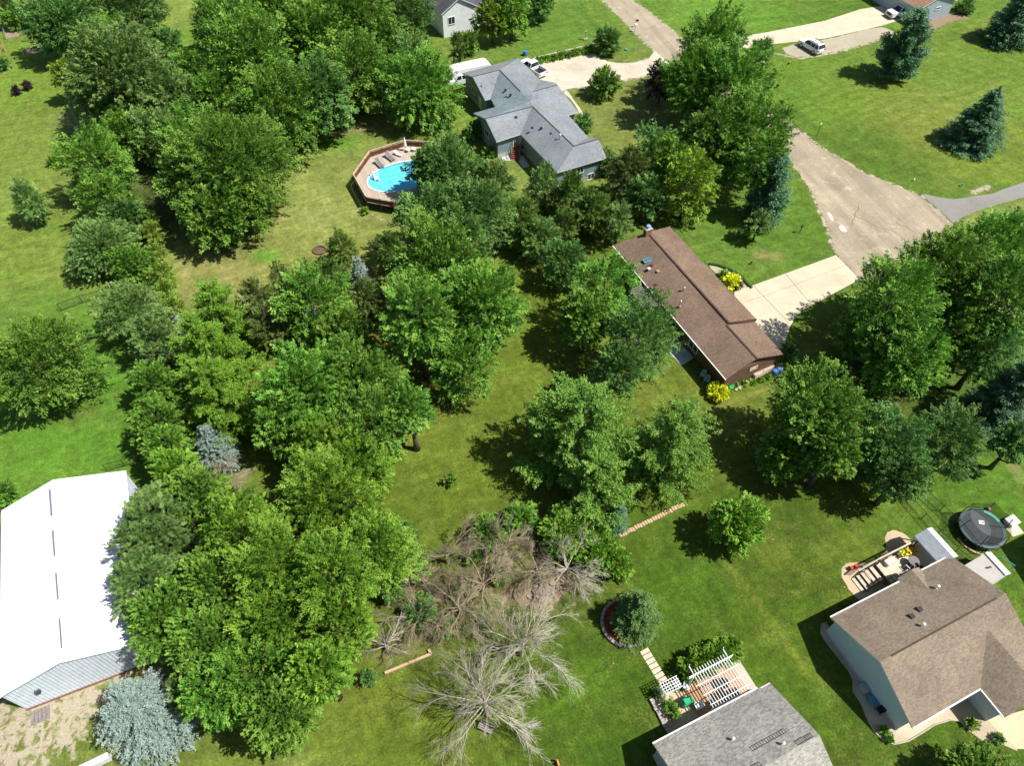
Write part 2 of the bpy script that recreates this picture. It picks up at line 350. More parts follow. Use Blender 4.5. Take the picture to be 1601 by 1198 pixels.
for src, sc, lo in ((sv.outputs[0], 1.0, .87), (sv2.outputs[0], .7, .89), (p, .55, .78), (p, 1.6, .76), (p, 5.0, .68), (p, 14.0, .64)):
    v = math_(nt, 'MULTIPLY', v, ramp(nt, noise(nt, src, sc, 3, .6), .28, .72, lo, 2 - lo))
sxm = N(nt, 'ShaderNodeSeparateXYZ'); nt.links.new(mp.outputs[0], sxm.inputs[0])
mow = math_(nt, 'SINE', math_(nt, 'MULTIPLY', math_(nt, 'ADD', sxm.outputs[1], ramp(nt, noise(nt, p, .05, 2), 0, 1, -6, 6)), 2 * math.pi / 1.9))
v = math_(nt, 'MULTIPLY', v, math_(nt, 'ADD', 1.0, math_(nt, 'MULTIPLY', mow, ramp(nt, noise(nt, p, .07, 2), .4, .62, .01, .075))))
# dry straw-coloured blades in patches
dry = math_(nt, 'MULTIPLY', ramp(nt, noise(nt, p, .3, 7, .7, .6), .48, .70), ramp(nt, noise(nt, p, 5, 3), .35, .65))
c = mixc(nt, math_(nt, 'MULTIPLY', dry, .38), at.outputs['Color'], hexc(172, 168, 92, .62))
lush = math_(nt, 'MULTIPLY', ramp(nt, noise(nt, p, .6, 5, .7, .3), .52, .72), .4)
c = mixc(nt, lush, c, hexc(78, 112, 34, .58))
c = mixc(nt, 1.0, c, gray(nt, v), 'MULTIPLY')
vs_ = N(nt, 'ShaderNodeTexVoronoi'); vs_.inputs['Scale'].default_value = .9; nt.links.new(p, vs_.inputs['Vector']); spk = N(nt, 'ShaderNodeSeparateColor'); nt.links.new(vs_.outputs['Color'], spk.inputs[0])
fl = math_(nt, 'MULTIPLY', ramp(nt, vs_.outputs['Distance'], .05, .075, 1, 0), ramp(nt, spk.outputs[0], .86, .87)); c = mixc(nt, math_(nt, 'MULTIPLY', fl, .8), c, hexc(206, 206, 150, .7))
# soil shows where the attribute beats a rough noise
dn = math_(nt, 'ADD', at.outputs['Alpha'], ramp(nt, noise(nt, p, 1.1, 6, .7, .4), .25, .75, -.42, .42))
sm = ramp(nt, dn, .46, .6)
sc_ = mixc(nt, 1.0, as_.outputs['Color'], gray(nt, ramp(nt, noise(nt, p, 6, 5, .7), .3, .7, .66, 1.25)), 'MULTIPLY')
nt.links.new(mixc(nt, sm, c, sc_), b.inputs['Base Color']); b.inputs['Roughness'].default_value = .9; b.inputs['Specular IOR Level'].default_value = .15
bump(nt, b, math_(nt, 'ADD', noise(nt, p, 9, 4, .7), noise(nt, p, 26, 2)), .55, .07)
me.materials.append(m)
go = bpy.data.objects.new('ground', me); scene.collection.objects.link(go); tag(go, kind='structure')

# ------------------------------------------------------------------ roads, drives
road_m = M_gravel('road_gravel', hexc(184, 168, 142, .86), hexc(160, 147, 126, .86), 3, hexc(206, 190, 164, .86))
grav_m = M_gravel('pale_gravel', hexc(214, 202, 180, .88), hexc(192, 180, 158, .88), 3, hexc(228, 218, 198, .9))
asph_m = M_gravel('grey_asphalt', hexc(158, 154, 146, .8), hexc(142, 138, 130, .8), 5)
rn_ = road_m.node_tree; mpn = N(rn_, 'ShaderNodeMapping'); d_ = G(1350, 380) - G(1057, 52); mpn.inputs['Rotation'].default_value = (0, 0, -math.atan2(d_.y, d_.x)); rn_.links.new(coords(rn_), mpn.inputs[0])
svn = N(rn_, 'ShaderNodeVectorMath', operation='MULTIPLY'); svn.inputs[1].default_value = (.05, .75, 1); rn_.links.new(mpn.outputs[0], svn.inputs[0]); bs = rn_.nodes['Principled BSDF']; old = bs.inputs['Base Color'].links[0].from_socket
rn_.links.new(mixc(rn_, 1.0, old, gray(rn_, ramp(rn_, noise(rn_, svn.outputs[0], 1.0, 3, .6, .4), .32, .68, .83, 1.1)), 'MULTIPLY'), bs.inputs['Base Color'])
def M_conc(name, c):
    m, nt, b = new_mat(name); p = coords(nt)
    v = math_(nt, 'MULTIPLY', ramp(nt, noise(nt, p, .35, 6, .65), .3, .7, .88, 1.1), ramp(nt, noise(nt, p, 9, 4), .3, .7, .93, 1.06))
    st = mixc(nt, ramp(nt, noise(nt, p, .8, 6, .7, .8), .58, .75, 0, .3), tuple(c), hexc(140, 128, 110, .8))
    nt.links.new(mixc(nt, 1.0, st, gray(nt, v), 'MULTIPLY'), b.inputs['Base Color']); b.inputs['Roughness'].default_value = .85
    return m
conc_m = M_conc('concrete', hexc(214, 200, 172, .86))
joint_m = M('joint_dark', hexc(160, 146, 122, .8), .95)
seam_m = M('crack_tar', hexc(134, 122, 104, .8), .9)
rd_ = (G(942, 0) - G(1024, 79)).normalized() * 160
road = [G(988, 0) + rd_] + GP([(988,0),(1022,24),(1057,52),(1110,92),(1180,148),(1228,187),(1283,230),(1350,270),(1434,304),(1470,330),(1497,360),(1530,400),(1601,440),(1660,470),(1700,540),(1601,520),(1500,480),(1420,455),(1344,437),(1307,398),(1293,354),(1267,294),(1237,250),(1195,210),(1150,180),(1090,125),(1040,90),(1024,79),(1000,57),(972,28),(942,0)]) + [G(942, 0) + rd_]
struct('road', MB().sheet(ragged(road, .4, .2, 1), .012), road_m)
struct('side_road', MB().sheet(ragged(GP([(1440,303),(1490,312),(1554,302),(1601,284),(1660,262),(1680,280),(1601,308),(1534,327),(1500,342),(1494,352),(1470,330)]), .8, .07, 2), .018), asph_m)
struct('gravel_drive', MB().sheet(ragged(GP([(1024,79),(1040,92),(1046,100),(1030,112),(990,122),(930,132),(890,139),(868,145),(840,120),(822,92),(850,98),(880,92),(912,82),(925,82),(938,92),(962,98),(992,98),(1014,92)]), .6, .16, 3), .020), grav_m)
struct('concrete_drive', MB().sheet(GP([(1148,457),(1307,399),(1344,437),(1268,478),(1252,487),(1243,497),(1236,510),(1231,524),(1226,545),(1200,545),(1150,490)]), .03), conc_m)
jm = MB()
def seam(mb, pts, w=.08, z=.036):
    g = GP(pts)
    for a, b in zip(g[:-1], g[1:]):
        n = Vector((-(b - a).y, (b - a).x, 0)).normalized() * w / 2; mb.add([(*(a - n)[:2], z), (*(b - n)[:2], z), (*(b + n)[:2], z), (*(a + n)[:2], z)], [(0, 1, 2, 3)])
seam(jm, [(1228,428),(1268,476)]); seam(jm, [(1178,447),(1240,512)]); seam(jm, [(1165,472),(1215,456),(1322,415)], .05)
struct('drive_joints', jm, joint_m)
cm = MB(); rn = random.Random(3)
def crack(a, b, n, amp, w):
    A, B = Vector((*a, 0)), Vector((*b, 0)); nn = Vector((-(B - A).y, (B - A).x, 0)).normalized()
    pts = [A.lerp(B, i / n) + nn * rn.uniform(-amp, amp) for i in range(n + 1)]
    seam(cm, [(p.x, p.y) for p in pts], w, .022)
crack((1330,335), (1440,385), 9, 4, .07); crack((1345,322), (1330,352), 5, 3, .1); crack((1400,345), (1450,372), 6, 3, .06); crack((1430,300),(1475,345), 8, 2, .06)
crack((1262,215),(1340,270), 8, 2, .05)
struct('road_cracks', cm, seam_m)
pale = M('pale_patch', hexc(214, 208, 196, .8), .9)
pm = MB()
pm.sheet(smooth_poly(GP([(1293,330),(1299,334),(1305,344),(1300,346),(1294,338)])), .026); pm.sheet(smooth_poly(GP([(1312,352),(1320,352),(1326,362),(1318,364),(1311,357)])), .026)
struct('road_patches', pm, pale)
struct('parking_gravel', MB().sheet(ragged(smooth_poly(GP([(1222,72),(1290,62),(1375,40),(1396,48),(1398,54),(1370,62),(1345,70),(1300,82),(1250,90),(1228,84)]), 1), .5, .12, 5), .014), M_gravel('tan_gravel_patch', hexc(190, 178, 154, .85), hexc(172, 162, 140, .85), 5))
struct('far_drive', MB().sheet(GP([(1150,58),(1200,50),(1290,32),(1345,14),(1385,8),(1420,-20),(1500,-20),(1450,14),(1432,26),(1400,33),(1378,40),(1290,60),(1215,68),(1160,76),(1110,92),(1100,80)]), .024), conc_m)
# ================================================================== BUILDINGS
white = M('white_trim', (.78, .78, .76), .5, .04); steel = M('galvanised', (.55, .56, .57), .35, .1, metal=.7)
dark = M('black_metal', (.02, .02, .022), .5, .1); glass = M('window_glass', (.03, .045, .055), .08, .1, spec=.8)
brownroof = M_shingle('brown_shingles', hexc(144, 120, 100, .82), hexc(120, 99, 84, .82))
tanroof = M_shingle('tan_shingles', hexc(154, 138, 118, .82), hexc(132, 117, 100, .82))
greyroof = M_shingle('grey_shingles', hexc(152, 157, 160, .84), hexc(132, 137, 141, .84))
greenroof = M_shingle('green_tinted_shingles', hexc(146, 158, 160, .82), hexc(118, 134, 138, .82))
mottled = M_shingle('mottled_shingles', hexc(182, 178, 166, .82), hexc(146, 142, 134, .82))
brownwall = M_siding('brown_siding', hexc(126, 96, 82, .8), .22)
sagewall = M_siding('sage_siding', hexc(146, 168, 174, .8), .15)
beigewall = M_siding('beige_siding', hexc(198, 214, 224, .95), .12, .04)
whitewall = M_siding('white_siding', (.88, .89, .90), .12)
greysid = M_siding('pale_grey_siding', hexc(176, 192, 200, .9), .12)
found = M('foundation', hexc(200, 196, 186, .8), .9, .08)
brick = M('chimney_brick', hexc(168, 116, 78, .8), .9, .3, 8); blueglass = M('skylight_glass', (.04, .16, .24), .1, .1, spec=.8)
pipe_m = M('pale_pipe', (.6, .62, .64), .4, .05)

def roof_mesh(name, root, V, faces, mats, thick=.16):
    """roof of given planes: top faces, soffit, white fascia round the free edges. faces: (names, material index)"""
    keys = list(V); idx = {k: i for i, k in enumerate(keys)}; n = len(keys); mb = MB()
    top = [V[k].copy() for k in keys]; bot = [q - Vector((0, 0, thick)) for q in top]
    mb.v = top + bot; ed = {}
    for f, mi in faces:
        ids = [idx[k] for k in f]; mb.f.append(ids); mb.m.append(mi); mb.f.append([n + i for i in ids][::-1]); mb.m.append(0)
        for i in range(len(ids)):
            a, b = ids[i], ids[(i + 1) % len(ids)]; ed.setdefault((min(a, b), max(a, b)), []).append((a, b))
    for k, l in ed.items():
        if len(l) == 1: a, b = l[0]; mb.f.append([b, a, n + a, n + b]); mb.m.append(len(mats) - 1)
    o = obj(name, mb, mats, root); return o
def inset_poly(P, d):
    n = len(P); area = sum(P[i].x * P[(i + 1) % n].y - P[(i + 1) % n].x * P[i].y for i in range(n)); s = 1 if area > 0 else -1; out = []
    for i in range(n):
        a, b, c = P[i - 1], P[i], P[(i + 1) % n]; e = (b - a); e.z = 0; e.normalize(); f = (c - b); f.z = 0; f.normalize()
        n1 = Vector((-e.y, e.x, 0)) * s; n2 = Vector((-f.y, f.x, 0)) * s; q = n1 + n2
        if q.length < .2: q = n1
        q = q.normalized(); k = d / max(.35, q.dot(n1)); out.append(Vector((b.x + q.x * k, b.y + q.y * k, 0)))
    return out
def tri_wall(mb, a, pk, b, d, inward, drop):
    """gable triangle, moved inward"""
    w = inward.normalized() * d; t = inward.normalized() * (d + .12)
    A = a + (pk - a) * .06; B = b + (pk - b) * .06
    pts = [a, b, pk]
    pts = [Vector((q.x, q.y, q.z - drop)) for q in pts]
    mb.add([q + w for q in pts] + [q + t for q in pts], [(0, 1, 2), (5, 4, 3), (0, 1, 4, 3), (1, 2, 5, 4), (2, 0, 3, 5)])
def window_on(root, a, b, t, z0, wd, ht, proud=.04, mull=1, frame_m=None, name='window'):
    """window on the wall line a->b (world), centre t metres from a, outward = right of a->b"""
    a = Vector((a[0], a[1], 0)); b = Vector((b[0], b[1], 0)); d = (b - a).normalized(); n = Vector((d.y, -d.x, 0)); c = a + d * t
    def bx(mb, u0, u1, z0_, z1_, p0, p1): mb.hexa([c + d * u + n * p + Vector((0, 0, z)) for z in (z0_, z1_) for u, p in ((u0, p0), (u1, p0), (u1, p1), (u0, p1))])
    g = MB(); bx(g, -wd / 2, wd / 2, z0, z0 + ht, -.05, proud * .5); g_o = obj(name, g, glass, root)
    f = MB(); k = .08
    bx(f, -wd / 2 - k, wd / 2 + k, z0 + ht, z0 + ht + k, -.02, proud + .03); bx(f, -wd / 2 - k, wd / 2 + k, z0 - k, z0, -.02, proud + .05)
    bx(f, -wd / 2 - k, -wd / 2, z0, z0 + ht, -.02, proud + .028); bx(f, wd / 2, wd / 2 + k, z0, z0 + ht, -.02, proud + .028)
    for i in range(mull): u = -wd / 2 + wd * (i + 1) / (mull + 1); bx(f, u - .03, u + .03, z0, z0 + ht, -.02, proud + .024)
    obj('frame', f, frame_m or white, g_o); return g_o
def prism_house(root, fr, u0, u1, v0, v1, he, hr, wall_m, roof_m, over=.35, oend=.2, thick=.16, z_off=0, rname='roof', wname='wall', along='u', fascia=None, vr=None):
    """gabled block; u0..v1 are the eaves outline"""
    if along == 'u': pt = lambda s, t, z: fr.p(s, t, z + z_off)
    else: pt = lambda s, t, z: fr.p(t, s, z + z_off); 
    s0, s1, t0, t1 = (u0, u1, v0, v1) if along == 'u' else (v0, v1, u0, u1)
    tm = vr if vr is not None else (t0 + t1) / 2
    V = {'a': pt(s0, t0, he), 'b': pt(s1, t0, he), 'c': pt(s1, t1, he), 'd': pt(s0, t1, he), 'r0': pt(s0, tm, hr), 'r1': pt(s1, tm, hr)}
    ro = roof_mesh(rname, root, V, [(('a', 'b', 'r1', 'r0'), 0), (('d', 'c', 'r1', 'r0'), 0)], [roof_m, fascia or white], thick)
    sl = (hr - he) / (tm - t0); zo = he - thick - .02 + over * sl; z1 = hr - thick - .02 
    sl2 = (hr - he) / (t1 - tm); zo2 = he - thick - .02 + over * sl2
    q0, q1, w0, w1 = s0 + oend, s1 - oend, t0 + over, t1 - over
    mb = MB(); prof = [(w0, 0), (w1, 0), (w1, zo2), (tm, z1), (w0, zo)]
    mb.add([pt(q0, t, z) for t, z in prof] + [pt(q1, t, z) for t, z in prof], [(0, 1, 2, 3, 4), (9, 8, 7, 6, 5)] + [(i, (i + 1) % 5, 5 + (i + 1) % 5, 5 + i) for i in range(5)])
    wo = obj(wname, mb, wall_m, root); return ro, wo
def ground_line(root, fr, u0, u1, v0, v1, m=None, h=.35):
    mb = MB(); t = .03
    fr.box(mb, u0 - t, u1 + t, v0 - t, v1 + t, 0, h); return obj('foundation', mb, m or found, root)
def vent_pipe(parent, p, r=.06, h=.5, m=None, cap=False):
    mb = MB(); mb.tube([p - Vector((0, 0, .2)), p + Vector((0, 0, h))], [r, r], 8)
    if cap: mb.tube([p + Vector((0, 0, h)), p + Vector((0, 0, h + .1)), p + Vector((0, 0, h + .18))], [r * 2, r * 2, r * .5], 10)
    mb.tube([p - Vector((0, 0, .12)), p + Vector((0, 0, .06))], [r * 2.6, r * 1.4], 8)
    return obj('vent_pipe', mb, m or pipe_m, parent)
def box_vent(parent, p, s=.35, h=.18, m=None, rz=R(24.6)):
    mb = MB(); mb.box(p + Vector((0, 0, h / 2)), (s, s, h), rz); mb.box(p + Vector((0, 0, h)), (s * 1.3, s * 1.3, .05), rz); return obj('roof_vent', mb, m or dark, parent)

# ---------------------------------------------------------------- the brown ranch house
O_ = G(958, 384, 2.8); root = empty('ranch_house', (*G(1080, 480)[:2], 0), 'long low house with brown shingle roof and brick chimney beside the concrete drive', 'house')
ranch = root
he, hr = 2.8, 4.05
V = {'A': G(958, 384, he), 'B': G(1135, 594, he), 'N': G(1183.5, 560.5, hr), 'C': G(1225, 554, he), 'S2': G(1136, 508.5, hr), 'S1': G(1140, 505, hr + .22), 'E2': G(1180.5, 503.5, he), 'E1': G(1183, 499.5, he + .16), 'R1': G(1012, 363, hr + .22), 'D': G(1047, 354, he + .1)}
rf = roof_mesh('roof', root, V, [(('A', 'B', 'N', 'S2', 'S1', 'R1'), 0), (('S2', 'N', 'C', 'E2'), 0), (('R1', 'S1', 'E1', 'D'), 0), (('S1', 'S2', 'E2', 'E1'), 1)], [brownroof, M('brown_fascia', hexc(96, 70, 58, .8), .7)], .18)
fp = inset_poly([V[k] for k in ('A', 'B', 'C', 'D')], .42)
mb = MB(); mb.prism(fp, 0, he - .06)
sd = (V['A'] - V['B']); tri_wall(mb, V['B'], V['N'], V['C'], .45, sd, .22); tri_wall(mb, V['A'], V['R1'], V['D'], .45, -sd, .22)
wl = obj('wall', mb, brownwall, root); mb = MB(); mb.bar(V['R1'] + Vector((0,0,.03)), V['S1'] + Vector((0,0,.03)), .2, .05); mb.bar(V['S1'] + Vector((0,0,.03)), V['E1'] + Vector((0,0,.05)), .1, .08); obj('ridge_cap', mb, M('brown_ridge', hexc(92, 70, 60, .8)), rf); mb = MB(); mb.bar(V['S2'] + Vector((0,0,.03)), V['N'] + Vector((0,0,.03)), .2, .05); obj('ridge_cap', mb, M('brown_ridge', (0,0,0)), rf)
gb = MB(); gb.bar(V['A'] + Vector((0, 0, -.05)), V['B'] + Vector((0, 0, -.05)), .13, .12); obj('gutter', gb, white, root)
gb = MB(); c0 = fp[1]; gb.bar(V['B'] + (V['C'] - V['B']).normalized() * .42 - sd.normalized() * -.25 + Vector((0, 0, -.2)), Vector((fp[1].x, fp[1].y, .1)) + (V['C'] - V['B']).normalized() * .1, .1, .08); obj('downspout', gb, M('bronze', hexc(150, 120, 90, .8)), root)
window_on(root, fp[1], fp[2], 4.0, 1.75, .95, .28, frame_m=M('cream_frame', hexc(226, 214, 180, .8)))
for t in (3.5, 7.0, 13.0, 17.5): window_on(root, fp[0], fp[1], t, 1.0, 1.5, 1.0)
gd = MB(); a, b2 = fp[2], fp[3]; d = (b2 - a).normalized(); n_ = Vector((d.y, -d.x, 0))
for t in (2.2,):
    gd.hexa([a + d * u + n_ * p + Vector((0, 0, z)) for z in (.05, 2.15) for u, p in ((1.0, -.02), (5.9, -.02), (5.9, .05), (1.0, .05))])
obj('garage_door', gd, M('garage_cream', hexc(200, 184, 160, .8), .6), root)
# chimney with a metal cap
cp = G(1012, 366, 4.2); mb = MB(); mb.box(Vector((cp.x, cp.y, 4.35)), (.85, .62, 1.5), R(24.6)); ch = obj('chimney', mb, brick, rf)
mb = MB(); mb.box(Vector((cp.x, cp.y, 5.13)), (1.0, .76, .08), R(24.6)); mb.cyl((cp.x, cp.y, 5.15), .16, .35, 12); mb.cyl((cp.x, cp.y, 5.5), .26, .08, 12); obj('chimney_cap', mb, M('cap_metal', (.55, .62, .7), .3, .05, metal=.5), rf)
sk = G(1012.5, 407.7, 3.45); mb = MB(); mb.box(sk + Vector((0, 0, .12)), (1.25, .6, .14), R(24.6)); s_ = obj('skylight', mb, M('skylight_frame', (.16, .3, .38), .4), rf)
mb = MB(); mb.box(sk + Vector((0, 0, .2)), (1.05, .42, .03), R(24.6)); obj('skylight_glass', mb, blueglass, rf)
for x, y, mm in ((1018, 416, M('brown_vent', hexc(80, 58, 48, .8))), (1014.5, 421, pipe_m), (1028.5, 425, M('tan_vent', hexc(190, 150, 120, .8))), (1023.5, 446.5, M('brown_vent', (0, 0, 0)))): box_vent(rf, G(x, y, 3.5), .3, .16, mm)
for x, y in ((1068, 457), (1062.5, 478)): vent_pipe(rf, G(x, y, 3.55), .07, .75, steel, True)
# slatted porch cover behind it
root = empty('slatted_porch_cover', (*G(1010, 470)[:2], 0), 'weathered grey slatted cover against the back eave of the brown roofed house', 'pergola')
q = [G(988, 452, 2.4), G(1012, 443, 2.4), G(1038, 473, 2.4), G(1009, 487, 2.4)]
mb = MB()
for i in range(17):
    t = i / 16; mb.bar(q[0].lerp(q[3], t), q[1].lerp(q[2], t), .09, .05)
wood_grey = M('weathered_wood', hexc(150, 140, 134, .8), .9, .3, 6)
obj('slat', mb, wood_grey, root); mb = MB(); mb.bar(q[0] - Vector((0, 0, .1)), q[3] - Vector((0, 0, .1)), .12, .14); mb.bar(q[1] - Vector((0, 0, .1)), q[2] - Vector((0, 0, .1)), .12, .14); mb.bar(q[0].lerp(q[1], .5) - Vector((0, 0, .1)), q[3].lerp(q[2], .5) - Vector((0, 0, .1)), .1, .12); obj('beam', mb, wood_grey, root)
for k in (0, 3):
    mb = MB(); mb.box((q[k].x, q[k].y, 1.12), (.14, .14, 2.24), R(24.6)); obj('post', mb, wood_grey, root)
struct('back_patio', MB().sheet(GP([(1040, 545), (1060, 522), (1090, 556), (1066, 572)]), .03), M('patio_slab', hexc(200, 204, 200, .8), .8))

# ---------------------------------------------------------------- the grey house with crossing gables
E_ = lambda x, y: (690 + x / 4.993, 60 + y / 4.993)
he, hr = 3.3, 5.0
W = {'a0': (160, 270, he), 'a1': (245, 298, hr), 'a2': (340, 478, he), 'a3': (385, 467, he), 'a4': (455, 245, hr), 'a4b': (617, 412, hr), 'a5': (602, 152, he), 'a6': (770, 320, he), 'a7b': (893, 345, he), 'a7': (905, 362, hr - .3),
     'J1': (715, 414, hr), 'J2': (698, 488, hr), 'J3': (712, 530, hr), 'g': (422, 534, he), 'h0': (250, 582, he), 'h1': (345, 625, hr), 'h2': (430, 805, he), 'p': (617, 745, he), 'm': (1035, 840, hr), 'n': (905, 1045, he),
     'r': (1293, 930, he), 'q': (1225, 786, hr), 'q2': (1205, 778, he + .9), 'k2': (1145, 770, he), 'k1': (990, 594, he), 'k0': (1070, 575, he)}
V = {k: G(*E_(x, y), h) for k, (x, y, h) in W.items()}
root = empty('gabled_house', (*G(850, 200)[:2], 0), 'grey shingled house with crossing gables and sage green walls near the pool', 'house')
rf = roof_mesh('roof', root, V, [(('a0', 'a1', 'a4', 'a5'), 0), (('a1', 'a2', 'a3', 'a4'), 0), (('a5', 'a4', 'a4b', 'J1', 'a6'), 0), (('a4', 'a3', 'g', 'J2', 'J1', 'a4b'), 1), (('h0', 'h1', 'J3', 'J2', 'g'), 1), (('h1', 'h2', 'p', 'J3'), 0),
    (('a6', 'J1', 'a7', 'a7b'), 0), (('J1', 'J2', 'k1', 'k0', 'a7'), 0), (('J2', 'J3', 'm', 'k2', 'k1'), 0), (('J3', 'p', 'n', 'm'), 0), (('m', 'n', 'r', 'q'), 0), (('m', 'q', 'q2', 'k2'), 0)], [greyroof, greenroof, white], .16)
for a_, b_ in (('a1', 'a4'), ('a4', 'a4b'), ('h1', 'J3'), ('J3', 'm'), ('J1', 'a7'), ('m', 'q')):
    mb = MB(); mb.bar(V[a_] + Vector((0, 0, .02)), V[b_] + Vector((0, 0, .02)), .13, .05); obj('ridge_cap', mb, M('grey_ridge', hexc(84, 86, 92, .8), .9), rf)
fp = inset_poly([V[k] for k in ('a0', 'a2', 'a3', 'g', 'h0', 'h2', 'p', 'n', 'r', 'k2', 'k1', 'k0', 'a7b', 'a6', 'a5')], .42)
mb = MB(); mb.prism(fp, .75, he - .05)
bdir = (V['a4'] - V['a1']); bdir.z = 0
tri_wall(mb, V['a0'], V['a1'], V['a2'], .43, bdir, .2); tri_wall(mb, V['h0'], V['h1'], V['h2'], .43, bdir, .2); tri_wall(mb, V['r'], V['q'], V['k2'], .43, -bdir, .3); tri_wall(mb, V['k0'], V['a7'], V['a7b'], .43, -bdir, .3)
obj('wall', mb, sagewall, root); mb = MB(); mb.prism(fp, 0, .746); obj('foundation', mb, found, root)
window_on(root, fp[0], fp[1], 3.2, 1.5, 1.0, 1.1); mbd = MB(); a, b2 = fp[0], fp[1]; d = (b2 - a).normalized(); n_ = Vector((d.y, -d.x, 0))
mbd.hexa([a + d * u + n_ * p + Vector((0, 0, z)) for z in (.1, 2.2) for u, p in ((5.2, -.02), (6.15, -.02), (6.15, .06), (5.2, .06))]); obj('door', mbd, white, root)
window_on(root, fp[4], fp[5], 3.6, 1.5, 1.2, 1.2); window_on(root, fp[7], fp[8], 3.6, 1.7, 1.0, .9); window_on(root, fp[7], fp[8], 5.5, .1, 1.0, .9)
window_on(root, fp[5], fp[6], 2.9, 1.3, .5, 1.3); mb = MB(); a, b2 = fp[5], fp[6]; d = (b2 - a).normalized(); n_ = Vector((d.y, -d.x, 0))
mb.hexa([a + d * u + n_ * p + Vector((0, 0, z)) for z in (1.1, 3.0) for u, p in ((3.4, -.02), (4.3, -.02), (4.3, .06), (3.4, .06))]); obj('door', mb, white, root)
for x, y in ((583, 618), (780, 703), (708, 702), (858, 746), (500, 405), (540, 443), (1150, 832)): box_vent(rf, G(*E_(x, y), 4.5), .28, .14)
for x, y, h in ((497, 565, .35), (318, 365, .4), (925, 800, 1.0), (1185, 825, .5), (510, 440, .35), (905, 765, .3)): vent_pipe(rf, G(*E_(x, y), 4.4), .07, h, steel, h > .6)
# red stair with rails at its back door
root = empty('back_stair', (*G(*E_(575, 900))[:2], 0), 'red brown wooden stair with railings at the grey house back door', 'stair')
redwood = M('red_stain', hexc(150, 84, 70, .8), .7, .2); s0, s1 = G(*E_(590, 850), 1.25), G(*E_(575, 945), .1); d = (s1 - s0); d.z = 0; sd = Vector((-d.y, d.x, 0)).normalized() * .6
for i in range(7):
    c = s0.lerp(s1, i / 6); mb = MB(); mb.box(c, (1.2, .28, .05), math.atan2(sd.y, sd.x)); obj('tread', mb, redwood, root)
for s in (-1, 1):
    mb = MB(); a, b2 = s0 + sd * s, s1 + sd * s; mb.bar(a - Vector((0, 0, .12)), b2 - Vector((0, 0, .05)), .05, .24); mb.bar(a + Vector((0, 0, .9)), b2 + Vector((0, 0, .9)), .09, .05)
    for i in range(8): c = a.lerp(b2, i / 7); mb.bar(c, c + Vector((0, 0, .9)), .04, .04)
    obj('railing', mb, M('rail_wood', hexc(150, 120, 92, .8)), root)
mb = MB(); c = G(*E_(635, 830), 1.15); mb.box(c, (1.8, 1.5, .12), R(24.6)); obj('landing', mb, redwood, root)
struct('house_patio', MB().sheet(GP([E_(440, 945), E_(520, 905), E_(640, 915), E_(690, 1000), E_(640, 1010), E_(600, 955), E_(430, 950)]), .02), M('patio_slab', (0, 0, 0)))
struct('front_walk', MB().sheet(smooth_poly(GP([E_(965, 410), E_(985, 405), E_(1040, 490), E_(1095, 560), E_(1108, 605), E_(1080, 612), E_(1070, 560), E_(1010, 470), E_(950, 425)]), 1), .02), conc_m)
mb = MB(); ac = G(*E_(490, 898), 0); mb.box(ac + Vector((0, 0, .4)), (.8, .8, .8), R(24.6)); mb.cyl(ac + Vector((0, 0, .8)), .34, .03, 16); mb.cyl(ac + Vector((0, 0, .83)), .1, .03, 12); tag(obj('air_conditioner', mb, M('ac_grey', (.32, .34, .36), .5), bevel=.0), 'grey air conditioner unit beside the red stair', 'air conditioner')

# ---------------------------------------------------------------- tan roofed house, lower right
FC = Frame(G(1299, 966, 3.0)); root = empty('tan_roofed_house', FC.p(6.9, 4.8), 'beige house with tan brown shingle roof and a raised back deck', 'house'); fC = root
rf, _w = prism_house(root, FC, 0, 13.8, 0, 9.75, 3.0, 5.15, beigewall, tanroof, .4, .3)
prism_house(root, FC, 7.25, 13.75, 5.6, 12.25, 3.0, 4.45, beigewall, tanroof, .35, .3, along='v', z_off=.006, rname='wing_roof', wname='wing_wall')
# small gable over the deck door
V = {'a': FC.p(7.8, -.35, 3.05), 'b': FC.p(10.3, -.35, 3.05), 'pk': FC.p(9.05, -.35, 3.75), 't': FC.p(9.05, 1.75, 3.75), 'a1': FC.p(7.8, .15, 3.05), 'b1': FC.p(10.3, .15, 3.05)}
roof_mesh('porch_gable', root, V, [(('a', 'pk', 't', 'a1'), 0), (('pk', 'b', 'b1', 't'), 0)], [tanroof, white], .12)
ground_line(root, FC, .3, 13.5, .4, 9.35)
rc = MB(); rc.bar(FC.p(1.2, 4.875, 5.17), FC.p(12.8, 4.875, 5.17), .12, .04); obj('ridge_vent', rc, M('ridge_dark', hexc(96, 76, 64, .8), .9), rf)
for a_, b_ in (((0, -.05), (7.75, -.05)), ((10.35, -.05), (13.8, -.05)), ((0, 9.82), (7.2, 9.82)), ((7.2, 9.9), (7.2, 12.2))): gb = MB(); gb.bar(FC.p(*a_, 2.95), FC.p(*b_, 2.95), .12, .1); obj('gutter', gb, white, root)
for u, v in ((5.55, 3.0), (6.65, 2.8)): box_vent(rf, FC.p(u, v, 3.0 + v * .43 + .02), .32, .16)
for u, v in ((9.7, 1.9), (5.5, 4.0)): vent_pipe(rf, FC.p(u, v, 3.0 + v * .43), .07, .4, white, True)
window_on(root, FC.p(0, 9.35), FC.p(7, 9.35), 2.4, 1.0, 1.6, 1.2); window_on(root, FC.p(0, 9.35), FC.p(7, 9.35), 5.6, 1.0, 1.2, 1.2)
mb = MB(); FC.box(mb, 8.2, 9.2, .33, .42, .9, 2.7); obj('door', mb, white, root)

